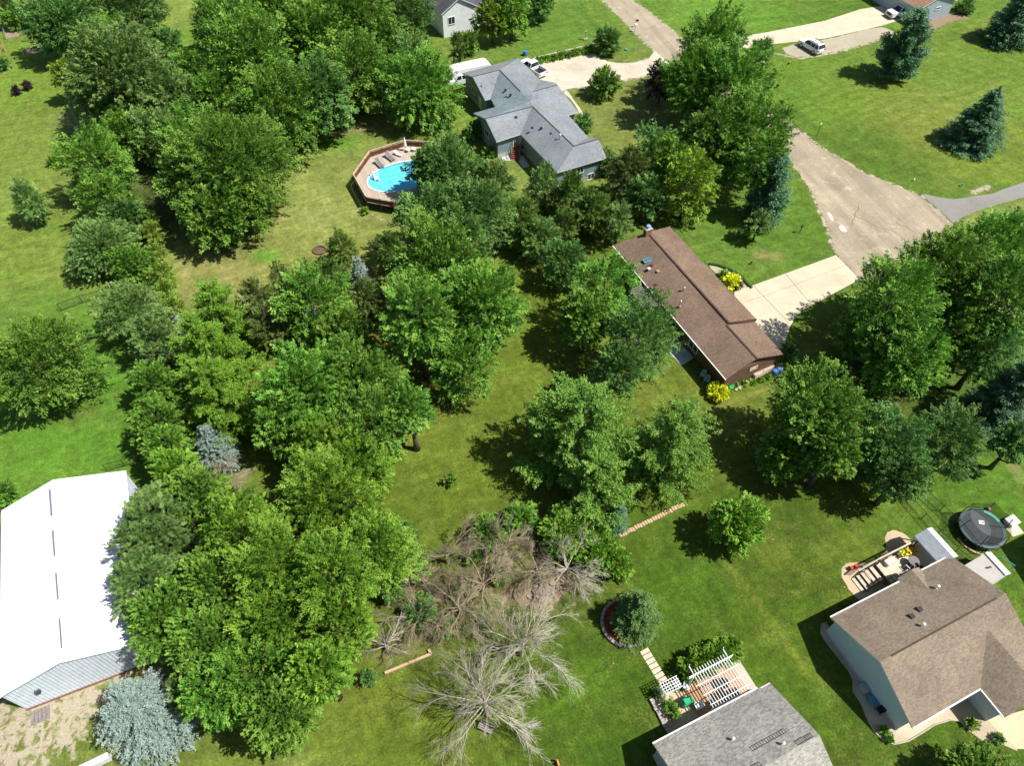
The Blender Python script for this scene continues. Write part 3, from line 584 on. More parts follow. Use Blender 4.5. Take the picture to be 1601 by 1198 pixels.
# ---------------------------------------------------------------- mottled grey roof, bottom centre
FD = Frame(G(1021, 1164, 3.2)); root = empty('grey_roofed_house', FD.p(5.5, 4.9), 'house with mottled grey shingle roof behind the white pergola, cut by the photo bottom', 'house')
rf, _w = prism_house(root, FD, 0, 11.1, 0, 9.9, 3.2, 5.75, greysid, mottled, .4, .3)
ground_line(root, FD, .3, 10.8, .4, 9.5)
gb = MB(); gb.bar(FD.p(0, -.05, 3.15), FD.p(9.95, -.05, 3.15), .12, .1); obj('gutter', gb, white, root); gb = MB(); gb.bar(FD.p(10.15, .1, 3.2), FD.p(11.1, .1, 3.2), .1, .1); obj('gutter', gb, white, root)
def ladder_vent(u0, u1, v, n):
    mb = MB(); z = 3.2 + v * .515 + .06; s = .515
    for dv in (-.16, .16): mb.bar(FD.p(u0, v + dv, z + dv * s), FD.p(u1, v + dv, z + dv * s), .03, .03)
    for i in range(n + 1): u = u0 + (u1 - u0) * i / n; mb.bar(FD.p(u, v - .16, z - .16 * s), FD.p(u, v + .16, z + .16 * s), .02, .025)
    return obj('slope_vent', mb, M('vent_dark', hexc(96, 90, 84, .8)), rf)
ladder_vent(6.1, 9.2, 3.6, 14); ladder_vent(9.2, 10.6, 4.72, 8); ladder_vent(4.0, 5.9, 4.72, 9)
vent_pipe(rf, FD.p(5.4, 2.4, 3.2 + 2.4 * .515), .06, .3, white, True); vent_pipe(rf, FD.p(8.3, 4.3, 3.2 + 4.3 * .515), .06, .3, white, True)
window_on(root, FD.p(.3, 1), FD.p(.3, 9), 2.5, 1.0, 1.1, 1.2)
window_on(root, FD.p(10.8, .4), FD.p(0, .4), 3.0, 1.0, 1.6, 1.2)
mb = MB(); mb.tube([FD.p(-.9, 1.4, 1.75), FD.p(.25, 1.6, 1.75)], [.03, .03], 6); mb.tube([FD.p(.2, 1.6, 1.75), FD.p(-.3, 2.0, .45)], [.03, .03], 6); mb.cyl(FD.p(-.45, 2.1, .4), .45, .12, 16); tag(obj('hose_reel', mb, M('teal_plastic', (.05, .28, .32), .4)), 'blue green hose reel on the wall of the mottled grey roofed house', 'hose reel')

# ---------------------------------------------------------------- long white metal barn
FB = Frame(G(197, 736, 4.0), -67); root = empty('metal_barn', FB.p(9, 5.6), 'long barn with bright white metal roof and corrugated grey end wall', 'barn')
wm = M('white_roof_metal', (.78, .79, .80), .45, .02, .4); V = {'a': FB.p(0, 0, 4), 'b': FB.p(18.2, 0, 4), 'c': FB.p(18.2, 11.2, 4), 'd': FB.p(0, 11.2, 4), 'r0': FB.p(0, 5.75, 6.05), 'r1': FB.p(18.2, 5.75, 6.05)}
rf = roof_mesh('roof', root, V, [(('a', 'b', 'r1', 'r0'), 0), (('r0', 'r1', 'c', 'd'), 0)], [wm, M('barn_trim', (.45, .48, .5), .5)], .12)
mb = MB()
for i in range(19): u = .1 + i; mb.bar(FB.p(u, .02, 4.012), FB.p(u, 5.72, 6.055), .05, .03); mb.bar(FB.p(u, 5.78, 6.055), FB.p(u, 11.18, 4.012), .05, .03)
obj('roof_seam', mb, M('seam_white', (.70, .72, .74), .4), rf)
cor = M('corrugated_wall', (.74, .80, .86), .5, .05); mb = MB(); prof = [(.12, .12), (11.08, .12), (11.08, 3.86), (5.75, 5.88), (.12, 3.86)]
mb.add([FB.p(.12, t, z) for t, z in prof] + [FB.p(18.08, t, z) for t, z in prof], [(0, 1, 2, 3, 4), (9, 8, 7, 6, 5)] + [(i, (i + 1) % 5, 5 + (i + 1) % 5, 5 + i) for i in range(5)]); obj('wall', mb, cor, root)
mb = MB()
for i in range(36):
    v = .2 + i * .305; zt = (3.86 + (v - .12) * .359) if v < 5.75 else (5.88 - (v - 5.75) * .379); mb.bar(FB.p(18.1, v, .2), FB.p(18.1, v, zt - .03), .05, .06)
for i in range(58): mb.bar(FB.p(.3 + i * .31, .09, .2), FB.p(.3 + i * .31, .09, 3.84), .05, .05)
obj('wall_rib', mb, M('rib', (.60, .65, .70), .45), root)
for y0, y1 in ((765, 806), (830, 869), (896, 938), (967, 1014)):
    x0 = 77 + (y0 - 756) * .0755; x1 = 77 + (y1 - 756) * .0755; a, b2 = G(x0, y0, 6.12), G(x1, y1, 6.12); mb = MB(); mb.bar(a, b2, .08, .03)
    for k in range(3): mb.bar(a.lerp(b2, (k + .03) / 3), a.lerp(b2, (k + .97) / 3), .11, .06)
    obj('ridge_vent', mb, M('vent_blue_grey', (.16, .17, .24), .6), rf)
mb = MB(); mb.sheet([FB.p(u, v) for u, v in ((0, 0), (18.2, 0), (18.2, 11.2), (0, 11.2))], 0)
mb = MB(); FB.box(mb, 18.05, 18.2, .1, 11.1, 0, .14); obj('base_trim', mb, M('rust_board', hexc(140, 96, 72, .8)), root)
mb = MB(); c = FB.p(18.15, 9.0, 2.6); mb.box(c, (.35, .35, .4), R(-67)); obj('yard_light', mb, M('dark_fixture', (.06, .07, .08), .5), root)
mb = MB(); FB.box(mb, 14.0, 14.12, 1.0, 1.12, 4.2, 5.3); mb.bar(FB.p(14.0, 1.05, 5.2), FB.p(15.3, .6, 5.0), .08, .08); mb.box(FB.p(14.0, 1.05, 5.3), (.3, .3, .3)); obj('weather_mast', mb, M('dark_fixture', (0, 0, 0)), rf)
mb = MB(); 
for i in range(5): FB.box(mb, 18.45, 19.6, 9.3 + i * .3, 9.55 + i * .3, .02, .1)
tag(obj('plank_ramp', mb, wood_grey), 'short wooden plank ramp at the barn end wall corner', 'ramp')
mb = MB(); a, b2 = G(133, 1202, .5), G(172, 1183, .5); d = (b2 - a).normalized(); mb.bar(a - d * .6, b2, .5, .9); tag(obj('white_trough', mb, M('white_trim', (0, 0, 0)), bevel=.03), 'low white box beside the big pale blue spruce', 'box')

# ---------------------------------------------------------------- houses at the top edge and beyond the right edge
z5 = lambda x, y, s=3.812: (640 + x / s, y / s)
FW = Frame(G(686, 22, 4.4), 24.6 + 4); o_ = G(*z5(185, 80), 4.4); FW = Frame(o_, 27); root = empty('white_gabled_house', FW.p(4, -4), 'white sided house at the top edge with a gable and dark roof', 'house')
d_ = [FW.o]; wdt = (G(*z5(378, 25), 4.4) - o_).length
rf, _w = prism_house(root, FW, 0, wdt + .6, -12, 0.35, 4.4, 6.5, whitewall, M_shingle('dark_shingles', hexc(108, 104, 112, .7), hexc(86, 84, 92, .7)), .35, .3, along='v')
window_on(root, FW.p(0, .05), FW.p(9, .05), 2.0, 2.2, 1.2, 1.2, mull=1)
prism_house(root, FW, wdt + .2, wdt + 6.5, -10, -.8, 3.4, 4.8, whitewall, MATS['dark_shingles'], .35, .3, rname='side_roof', wname='side_wall')
window_on(root, FW.p(0, -1.2), FW.p(12, -1.2), wdt + 2.2, .3, 1.5, 1.9, mull=1)
FT = Frame(G(1437, 17, 2.8), 24.6); 
FT = Frame(G(1437.5, 14, 3.0), 24.6); root = empty('pale_grey_garage', FT.p(5, -5), 'pale grey garage with brown roof at the top edge beside the white pickup', 'garage')
gl = (G(1483, 3, 3.0) - G(1437.5, 11, 3.0)).length
prism_house(root, FT, 0, 9.2, -12, .1, 3.0, 4.6, greysid, M_shingle('rust_shingles', hexc(176, 140, 112, .78), hexc(150, 118, 96, .78)), .35, .3, along='v')
window_on(root, FT.p(0, -.2), FT.p(9, -.2), 5.2, 1.9, 1.0, .4)
# neighbour beyond the right edge of the photo, its long shadow falls across the shed yard
root = empty('neighbour_house', FC.p(30, 7), 'neighbouring house just beyond the right edge whose shadow darkens the ground around the small shed', 'house')
prism_house(root, FC, 23.9, 36, 2.9, 13, 5.2, 7.2, greysid, tanroof, .35, .3)
# deck, its cover, and the small shed
FS = Frame(G(1514, 888, 2.0)); d = FC
root = empty('garden_shed', FC.p(16.8, 2.2), 'small white and grey gabled shed beyond the tan roofed house', 'shed')
shroof = M('shed_roof', hexc(214, 206, 196, .8), .6, .06); prism_house(root, FC, 15.1, 18.35, 1.1, 3.5, 1.95, 2.75, M('shed_wall', (.68, .68, .64), .6), shroof, .12, .1, .08, along='v', vr=17.2)
mb = MB(); mb.bar(FC.p(17.2, 1.1, 2.8), FC.p(17.2, 3.5, 2.8), .3, .06); obj('ridge_cap', mb, white, root)
mb = MB(); FC.box(mb, 15.5, 16.8, 3.38, 3.44, .1, 1.8); obj('door', mb, white, root); box_vent(root, FC.p(16.5, 2.3, 2.6), .14, .08, M('rust_vent', hexc(130, 70, 50, .8)), 0)
# ================================================================== TREES AND SHRUBS
LEAF = {
 'maple': M_leaf('maple_leaf', (.036, .12, .012), (.125, .295, .032), (.28, .49, .07)),
 'dark': M_leaf('dark_leaf', (.035, .10, .022), (.10, .23, .045), (.20, .38, .085)),
 'blue': M_leaf('bluish_leaf', (.035, .11, .024), (.11, .24, .048), (.23, .40, .09)),
 'lime': M_leaf('lime_leaf', (.048, .145, .010), (.155, .315, .026), (.31, .52, .06)),
 'olive': M_leaf('olive_leaf', (.065, .14, .03), (.155, .285, .062), (.29, .43, .115)),
 'gold': M_leaf('gold_leaf', (.10, .20, .018), (.22, .38, .035), (.38, .56, .06)),
 'spruce': M_leaf('spruce_needle', (.03, .095, .045), (.095, .215, .10), (.20, .37, .18), .12),
 'bluespruce': M_leaf('blue_spruce_needle', (.09, .145, .12), (.24, .325, .27), (.42, .51, .43), .12),
 'wpine': M_leaf('white_pine_needle', (.045, .125, .014), (.145, .29, .038), (.30, .46, .085), .22),
 'spine': M_leaf('scots_pine_needle', (.06, .14, .028), (.15, .27, .06), (.28, .41, .115), .15),
 'cedar': M_leaf('cedar_scale', (.035, .085, .012), (.10, .19, .028), (.20, .31, .05), .15),
 'rust': M_leaf('rusty_cedar_scale', (.05, .085, .018), (.115, .175, .035), (.21, .28, .06), .15),
 'ycedar': M_leaf('yellow_arborvitae', (.075, .15, .015), (.17, .29, .03), (.29, .42, .05), .15),
 'yellow': M_leaf('yellow_leaf', (.55, .56, .02), (.78, .82, .03), (.88, .92, .06), .1),
 'ospruce': M_leaf('olive_spruce_needle', (.03, .085, .018), (.095, .185, .04), (.21, .33, .085), .12),
 'purple': M_leaf('purple_leaf', (.035, .02, .025), (.06, .035, .04), (.10, .06, .06), .2),
}
bark = M('bark', (.11, .085, .065), .95, .3, 5, bumpy=.6, fine=14); palebark = M('pale_bark', (.42, .40, .36), .9, .3, 5)

def rvec(rg, n):
    v = rg.normal(size=(n, 3)); return v / np.linalg.norm(v, axis=1)[:, None]
def leaf_mesh(name, C, Nn, L, Wd, V, mat, rg, T=None):
    """n little folded leaves as one mesh: centres C, normals Nn, long axis T, length L, width Wd, tone V"""
    n = len(C)
    Nn = Nn / (np.linalg.norm(Nn, axis=1)[:, None] + 1e-9)
    if T is None: T = rvec(rg, n)
    T = T - Nn * (T * Nn).sum(1)[:, None]; T /= np.linalg.norm(T, axis=1)[:, None] + 1e-9
    B = np.cross(Nn, T); L = L[:, None]; Wd = Wd[:, None]
    pts = np.stack([C - T * L * .5, C + B * Wd * .5 + T * L * .05 - Nn * L * .06, C + T * L * .5 - Nn * L * .1, C - B * Wd * .5 + T * L * .05 - Nn * L * .06], 1).reshape(-1, 3)
    me = bpy.data.meshes.new(name); me.vertices.add(4 * n); me.vertices.foreach_set('co', pts.ravel())
    me.loops.add(4 * n); me.loops.foreach_set('vertex_index', np.arange(4 * n, dtype=np.int32)); me.polygons.add(n); me.polygons.foreach_set('loop_start', np.arange(n, dtype=np.int32) * 4)
    me.update(calc_edges=True)
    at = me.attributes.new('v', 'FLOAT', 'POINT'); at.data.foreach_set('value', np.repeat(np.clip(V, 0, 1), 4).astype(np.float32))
    me.materials.append(mat); return me
UP = np.array([0, 0, 1.0])
def sprays(CC, AX, NR, S, TV, rg, nlv, leaf, flat=.26, long=.66, jit=.26):
    """each spray: leaves along axis AX round centre CC, flattened across NR, size S, tone TV"""
    nc = len(CC); AX = AX / np.linalg.norm(AX, axis=1)[:, None]; NR = NR - AX * (NR * AX).sum(1)[:, None]; NR /= np.linalg.norm(NR, axis=1)[:, None] + 1e-9; B = np.cross(AX, NR)
    u = rg.uniform(-1, 1, (nc, nlv)); w = (1.05 - .55 * np.clip(u, 0, 1) - .25 * np.abs(u)); x = rg.normal(size=(nc, nlv)) * .40 * w; y = rg.normal(size=(nc, nlv)) * .42
    C = CC[:, None, :] + (AX[:, None, :] * (u * long)[..., None] + B[:, None, :] * (x * .55)[..., None] + NR[:, None, :] * (y * flat - .18 * u * u)[..., None]) * S[:, None, None]
    NL = NR[:, None, :] + rg.normal(size=(nc, nlv, 3)) * jit
    T = AX[:, None, :] * .9 + B[:, None, :] * np.sign(x)[..., None] * .6 + rg.normal(size=(nc, nlv, 3)) * .35
    V = TV[:, None] + .10 * u + rg.normal(size=(nc, nlv)) * .11
    n = nc * nlv; L = leaf * rg.uniform(.7, 1.35, n)
    return C.reshape(-1, 3), NL.reshape(-1, 3), L, L * .6, np.clip(V.ravel(), 0, 1), T.reshape(-1, 3)
def crown_round(Rr, A, rg, leaf=.3, dens=1.0, lobef=.36, ragged_=.18, flame=0.0, zcut=-.8, spray=3.2):
    """leafy crown of radius Rr and half height A round the origin: lobes > leaf sprays > leaves"""
    ragged_ = ragged_ if Rr > 3.2 else .08; nl = int(9 + 4.0 * (Rr * max(A, Rr)) ** .5); i = np.arange(nl) + .5
    z = 1 - (1 - zcut) * i / nl; th = math.pi * (1 + 5 ** .5) * i + rg.uniform(0, 6)
    d = np.stack([np.cos(th) * np.sqrt(1 - z * z), np.sin(th) * np.sqrt(1 - z * z), z], 1) + rg.normal(size=(nl, 3)) * .14
    d /= np.linalg.norm(d, axis=1)[:, None]
    k = rg.uniform(1 - ragged_ * 2.0, 1 + ragged_ * .8, nl) * .70; S = np.array([Rr, Rr, A])
    lc = d * k[:, None] * S; lr = Rr * lobef * rg.uniform(.75, 1.25, nl) * 1.04
    if flame: f = 1 - flame * np.clip(lc[:, 2] / A, 0, 1); lc[:, :2] *= f[:, None]; lr *= (.5 + .5 * f)
    lc = np.vstack([lc, [[0, 0, A * .1]]]); lr = np.append(lr, min(Rr, A) * .5); nl += 1
    CC, NN, LT, OO = [], [], [], []
    cr = leaf * spray
    for j in range(nl):
        nc = max(4, int(4.4 * lr[j] ** 2 / (cr * cr) * 1.75)); dd = rvec(rg, nc); out = lc[j] / S; out = out / (np.linalg.norm(out) + 1e-6)
        dd = dd + out * .6 + UP * .3; dd /= np.linalg.norm(dd, axis=1)[:, None]
        CC.append(lc[j] + dd * (lr[j] * rg.uniform(.5, 1.25, nc))[:, None]); NN.append(dd); LT.append(np.full(nc, rg.uniform(-.15, .15))); OO.append(np.tile(out, (nc, 1)))
    CC = np.vstack(CC); NN = np.vstack(NN); LT = np.concatenate(LT); OO = np.vstack(OO)
    q = np.linalg.norm(CC / S, axis=1); keep = ((q > .52) | (rg.random(len(q)) < .2)) & (CC[:, 2] > -A * .97); CC, NN, LT, OO = CC[keep], NN[keep], LT[keep], OO[keep]
    k = int(len(CC) * .28); g = rvec(rg, k) * rg.uniform(.35, .74, k)[:, None] * S; CC = np.vstack([CC, g]); NN = np.vstack([NN, g / S]); LT = np.append(LT, np.full(k, -.25)); OO = np.vstack([OO, g / S + .01])  # inner fill leaves: darker tone puts the crown's inner shade into their colour
    nc = len(CC); cs = cr * rg.uniform(.6, 1.3, nc)
    AX = OO * .9 + NN * .75 + rvec(rg, nc) * .5 + UP * .12; NR = UP * .72 + NN * .55 + rvec(rg, nc) * .55
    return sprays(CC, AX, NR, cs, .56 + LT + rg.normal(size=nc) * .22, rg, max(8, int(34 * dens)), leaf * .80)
def crown_conifer(Rr, Ht, rg, step=.42, nb=9, leaf=.26, droop=.25, power=.85, base=.06, lift=0.0, plume=False, dens=1.0):
    """spruce / pine: whorls of flat sprays round the stem, origin at the foot"""
    C, NN, T, V = [], [], [], []
    z = Ht * base
    while z < Ht * .985:
        t = (z - Ht * base) / (Ht * (1 - base)); r = Rr * (1 - t) ** power * rg.uniform(.86, 1.12) + .12
        if t < .1: r *= .82 + 1.8 * t
        n = max(4, int(nb * (.55 + .45 * (1 - t)) + rg.integers(-1, 2))); ph = rg.uniform(0, 6.3)
        for k in range(n):
            a = ph + 6.283 * k / n + rg.normal() * .18; rr = r * rg.uniform(.72, 1.14); o = np.array([math.cos(a), math.sin(a), 0.0]); s = np.array([-math.sin(a), math.cos(a), 0.0])
            m = max(6, int(rr * 24 * dens * (.3 / leaf))); u = np.sqrt(rg.uniform(.02 if not plume else .15, 1, m)); zz = z + rg.normal() * .1
            wd = rr * .30 * (1 - u) ** .6 * (u + .35) + .05
            if plume: wd = .18 + rr * .15 * np.sqrt(u)
            lat = rg.uniform(-1, 1, m) * wd
            h = zz + rr * (-droop * u + (droop * .9 + lift) * u ** 2.2) + rg.normal(size=m) * (.05 if not plume else .13)
            C.append(o * (u * rr)[:, None] + s * lat[:, None] + UP * h[:, None])
            NN.append(np.tile(UP, (m, 1)) + rg.normal(size=(m, 3)) * (.35 if not plume else .6) + o * .15)
            T.append(np.tile(o, (m, 1)) * 1.0 + s * np.sign(lat)[:, None] * .7 + rg.normal(size=(m, 3)) * .3 + (UP * .5 if plume else 0))
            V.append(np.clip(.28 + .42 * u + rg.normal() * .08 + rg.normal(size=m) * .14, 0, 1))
        z += step * rg.uniform(.85, 1.15) * (1 - .45 * t)
    # leader
    m = 26; u = rg.uniform(0, 1, m); C.append(np.stack([rg.normal(size=m) * .06, rg.normal(size=m) * .06, Ht * .95 + u * Ht * .07], 1)); NN.append(rvec(rg, m)); T.append(np.tile(UP, (m, 1))); V.append(np.full(m, .6))
    C = np.vstack(C); n = len(C); L = leaf * rg.uniform(.7, 1.4, n)
    return C, np.vstack(NN), L, L * (.5 if not plume else .28), np.concatenate(V), np.vstack(T)
def crown_spruce(Rr, Ht, rg, leaf=.26, step=.5, nb=9, droop=.28, power=.8, base=.04):
    """spruce: whorls of drooping boughs built of short twig sprays, origin at the foot"""
    CC, AX, TV, SS = [], [], [], []; z = Ht * base
    while z < Ht * .97:
        t = (z - Ht * base) / (Ht * (1 - base)); r = (Rr * (1 - t) ** power * rg.uniform(.86, 1.1) + .14) * (1 if t > .1 else .84 + 1.6 * t); n = max(4, int(nb * (.5 + .5 * (1 - t)) + rg.integers(-1, 2))); ph = rg.uniform(0, 6.3)
        for k in range(n):
            a = ph + 6.283 * k / n + rg.normal() * .15; rr = r * rg.uniform(.74, 1.12); o = np.array([math.cos(a), math.sin(a), 0.0]); s_ = np.array([-math.sin(a), math.cos(a), 0.0]); m = max(4, int(rr * 8.5 / (leaf * 3.4))); zz = z + rg.normal() * .08
            for q in range(m):
                u = .22 + .78 * ((q + rg.random()) / m); sd = rg.uniform(-1, 1) * (.06 + .30 * (1 - u) ** .5 * u) * rr * 1.3
                CC.append(o * (u * rr) + s_ * sd + UP * (zz - droop * rr * u + .20 * rr * u ** 3 + rg.normal() * .05)); AX.append(o + s_ * np.sign(sd) * .6 + UP * (-.15 + .4 * u) + rg.normal(size=3) * .15); TV.append(.30 + .34 * u + rg.normal() * .09); SS.append(leaf * 2.1 * rg.uniform(.75, 1.25) * (.6 + .4 * min(1, rr)))
        z += step * rg.uniform(.85, 1.15) * (1 - .45 * t)
    for q in range(4): CC.append(np.array([0, 0, Ht * (.965 + .015 * q)])); AX.append(UP + rg.normal(size=3) * .1); TV.append(.6); SS.append(leaf * 1.0)
    CC = np.array(CC); AX = np.array(AX); NR = UP + rvec(rg, len(CC)) * .4
    a = sprays(CC, AX, NR, np.array(SS), np.array(TV), rg, 20, leaf * .72, flat=.3, jit=.38); return a[0], a[1], a[2], a[2] * .42, a[4], a[5]
def crown_plume(Rr, Ht, rg, leaf=.3, step=1.15, nb=7, lift=.30, power=.5, base=.08, tuft=3.0, nlv=34):
    """white pine: whorls of limbs carrying plumes of needles, open gaps between, origin at the foot"""
    CC, AX, TV, SS = [], [], [], []; z = Ht * base
    while z < Ht * .97:
        t = (z - Ht * base) / (Ht * (1 - base)); r = Rr * (1 - t) ** power * rg.uniform(.82, 1.15) + .25; n = max(3, int(nb * (.6 + .4 * (1 - t)) + rg.integers(-1, 2))); ph = rg.uniform(0, 6.3)
        for k in range(n):
            a = ph + 6.283 * k / n + rg.normal() * .2; rr = r * rg.uniform(.55, 1.2); o = np.array([math.cos(a), math.sin(a), 0.0]); s_ = np.array([-math.sin(a), math.cos(a), 0.0]); m = max(4, int(rr * 7.4))
            for q in range(m):
                u = .28 + .72 * ((q + rg.random()) / m); sd = rg.uniform(-1, 1) * (.10 + .22 * u) * rr * .8
                CC.append(o * (u * rr) + s_ * sd + UP * (z + rr * lift * u * u + rg.normal() * .16)); AX.append(o * 1.0 + s_ * np.sign(sd) * .45 + UP * (.35 + .3 * rg.random()) + rg.normal(size=3) * .2); TV.append(.36 + .25 * u + rg.normal() * .1); SS.append(leaf * tuft * rg.uniform(.7, 1.25))
        z += step * rg.uniform(.8, 1.2) * (1 - .4 * t)
    for q in range(3): CC.append(np.array([0, 0, Ht * (.97 + .02 * q)])); AX.append(UP + rg.normal(size=3) * .1); TV.append(.6); SS.append(leaf * 1.6)
    CC = np.array(CC); AX = np.array(AX); NR = UP + rvec(rg, len(CC)) * .45
    a = sprays(CC, AX, NR, np.array(SS), np.array(TV), rg, nlv, leaf * .95, flat=.45, jit=.5); return a[0], a[1], a[2], a[2] * .42, a[4], a[5]
def trunk_mesh(Ht, hc, Rr, rg, mat, r0=None, limbs=6, conifer=False):
    mb = MB(); r0 = r0 or (.035 * Ht * .6 + .05); n = 6; lean = rg.normal(size=2) * .02 * Ht
    top = Ht * (.9 if conifer else .78)
    path = [Vector((lean[0] * (t ** 2), lean[1] * (t ** 2), top * t)) for t in np.linspace(0, 1, n)]
    mb.tube(path, [r0 * 1.35] + [r0 * (1 - .85 * t) for t in np.linspace(.12, 1, n - 1)], 8)
    if not conifer:
        for k in range(limbs):
            t = rg.uniform(.25, .62); p = Vector((0, 0, top * t)); a = 6.283 * k / limbs + rg.normal() * .3; l = Rr * rg.uniform(.55, .85)
            e = Vector((math.cos(a) * l, math.sin(a) * l, min(Ht * .9, top * t + l * rg.uniform(.5, 1.0)))); m_ = p.lerp(e, .5) + Vector((0, 0, -.12 * l))
            mb.tube([p, m_, e], [r0 * .5, r0 * .33, r0 * .1], 6)
            for q in range(2):
                b0 = m_.lerp(e, rg.uniform(0, .4)); e2 = b0 + Vector((rg.normal() * .5, rg.normal() * .5, rg.uniform(.3, .9))) * l * .5; mb.tube([b0, e2], [r0 * .2, r0 * .05], 5)
    me = bpy.data.meshes.new('trunk'); me.from_pydata([tuple(v) for v in mb.v], [], mb.f); me.materials.append(mat); me.polygons.foreach_set('use_smooth', [True] * len(me.polygons)); return me
# kind: shape, leaf material, object name, category, group
KIND = {
 'maple': ('round', 'maple', 'maple_tree', 'tree'), 'dark': ('round', 'dark', 'broadleaf_tree', 'tree'), 'blue': ('round', 'blue', 'broadleaf_tree', 'tree'),
 'lime': ('round', 'lime', 'broadleaf_tree', 'tree'), 'olive': ('round', 'olive', 'broadleaf_tree', 'tree'), 'gold': ('round', 'gold', 'broadleaf_tree', 'tree'), 'birch': ('round', 'maple', 'birch_tree', 'tree'),
 'spruce': ('cone', 'spruce', 'spruce_tree', 'tree'), 'ospruce': ('cone', 'ospruce', 'spruce_tree', 'tree'), 'bluespruce': ('cone', 'bluespruce', 'blue_spruce_tree', 'tree'), 'wpine': ('plume', 'wpine', 'pine_tree', 'tree'), 'gpine': ('plume', 'spruce', 'pine_tree', 'tree'), 'spine': ('pineround', 'spine', 'pine_tree', 'tree'),
 'larch': ('plume', 'lime', 'larch_tree', 'tree'), 'cedar': ('flame', 'cedar', 'cedar_tree', 'tree'), 'rust': ('flame', 'rust', 'cedar_tree', 'tree'), 'gcedar': ('flame', 'olive', 'cedar_tree', 'tree'), 'arbor': ('flame', 'ycedar', 'arborvitae', 'shrub'),
 'shrub': ('bush', 'maple', 'shrub', 'shrub'), 'dshrub': ('bush', 'dark', 'shrub', 'shrub'), 'oshrub': ('bush', 'olive', 'shrub', 'shrub'), 'bshrub': ('bush', 'blue', 'shrub', 'shrub'), 'yshrub': ('bush', 'yellow', 'flowering_shrub', 'shrub'), 'pshrub': ('bush', 'purple', 'shrub', 'shrub'), 'lshrub': ('bush', 'lime', 'shrub', 'shrub'), 'ptree': ('round', 'purple', 'broadleaf_tree', 'tree'),
}
GROUPN = {'maple_tree': 'broad leaved maples', 'broadleaf_tree': 'broad leaved trees', 'birch_tree': 'birches in the tree belt', 'spruce_tree': 'green spruces', 'blue_spruce_tree': 'pale blue spruces', 'pine_tree': 'pines', 'larch_tree': 'light green larches', 'cedar_tree': 'cedars and junipers', 'arborvitae': 'arborvitae row', 'shrub': 'garden shrubs', 'flowering_shrub': 'yellow flowering shrubs'}
TREE_CACHE = {}
n_leaf = [0]
def plant(kind, px, py, rpx, Ht, label, flat=None, seed=None, group=None):
    """a tree whose crown middle shows at picture (px, py) with radius rpx; Ht metres tall"""
    shape, lf, name, cat = KIND[kind]
    bush = shape == 'bush'; con = shape in ('cone', 'plume', 'flame')
    rpx = rpx * (1.02 if shape == 'round' else 1.0)
    if shape == 'round' and Ht > 8: Ht = Ht * random.Random(int(px * 3 + py)).uniform(.86, 1.18)
    hc = Ht * (.45 if bush else .42 if shape == 'cone' else .45 if shape in ('plume', 'flame') else .54)
    Rr = rpx / PXM(px, py, hc); A = min(Ht * .48, Rr * 1.45)
    if shape in ('round', 'pineround'): hc = Ht - A
    c = G(px, py, hc); ppm = PXM(px, py, hc); Rr = rpx / ppm
    base = Vector((c.x, c.y, 0)); dist = F_PX / ppm
    leaf = min(.40, max(.20, dist * .0032))
    if bush: leaf *= .62
    key = (kind, round(Rr / .7), round(Ht / 1.5), round(leaf / .05), (seed if seed is not None else (int(px) % 2)))
    if key not in TREE_CACHE:
        rg = np.random.default_rng(abs(hash(str(key))) % 99991 if False else sum(ord(ch) * (i + 3) for i, ch in enumerate(str(key))) % 99991)
        leaf *= rg.uniform(.84, 1.16); spf = rg.uniform(.85, 1.12); small = Rr < 3.3
        if small and shape == 'round': leaf *= .85
        if shape == 'round' or shape == 'pineround':
            a = crown_round(Rr, A, rg, leaf, 1.0 if shape == 'round' else 1.25, .34 if Rr > 2.5 else .42, .2, spray=(3.2 if not small else 2.3) * spf if shape == 'round' else 2.2); off = Ht - A
            if shape == 'pineround': a = (a[0], a[1], a[2] * 1.1, a[3] * .45, a[4], a[5])
        elif shape == 'bush': A = Ht * .5; a = crown_round(Rr, A, rg, leaf, 1.0, .45, .1, zcut=-.9, spray=2.4 if kind != 'yshrub' else 1.6); off = A
        elif shape == 'flame': A = Ht * .5; a = crown_round(Rr, A, rg, leaf * .72, 1.15, .42, .2, flame=.75, zcut=-.95, spray=2.6); a = (a[0], a[1], a[2], a[3] * .7, a[4], a[5]); off = A
        elif shape == 'cone': a = crown_spruce(Rr * 1.08, Ht, rg, leaf=leaf, step=(.2 if kind != 'bluespruce' else .38) + leaf * 1.1, nb=10, power=.8 if Ht / Rr > 2.2 else .55); off = 0
        elif shape == 'plume': a = crown_plume(Rr * 1.08, Ht, rg, leaf=leaf * (.95 if kind != 'larch' else .85)); off = 0
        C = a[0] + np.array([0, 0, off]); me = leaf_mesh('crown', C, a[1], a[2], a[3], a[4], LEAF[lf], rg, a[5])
        tm = trunk_mesh(Ht, hc, Rr, rg, palebark if kind == 'birch' else bark, conifer=con, limbs=4 if bush else 6, r0=.04 if bush else None)
        TREE_CACHE[key] = (me, tm); n_leaf[0] += len(C)
    me, tm = TREE_CACHE[key]
    # copies turn and stretch a little so that no two stand alike
    rr = random.Random(int(px * 7 + py * 13)); root = empty(name, base, label, cat, group or GROUPN[name], rr.uniform(0, 6.28))
    root.scale = (rr.uniform(.95, 1.05), rr.uniform(.95, 1.05), rr.uniform(.96, 1.04))
    for nm, m_ in (('crown', me), ('trunk', tm)):
        o = bpy.data.objects.new(nm, m_); scene.collection.objects.link(o); o.parent = root
    return root
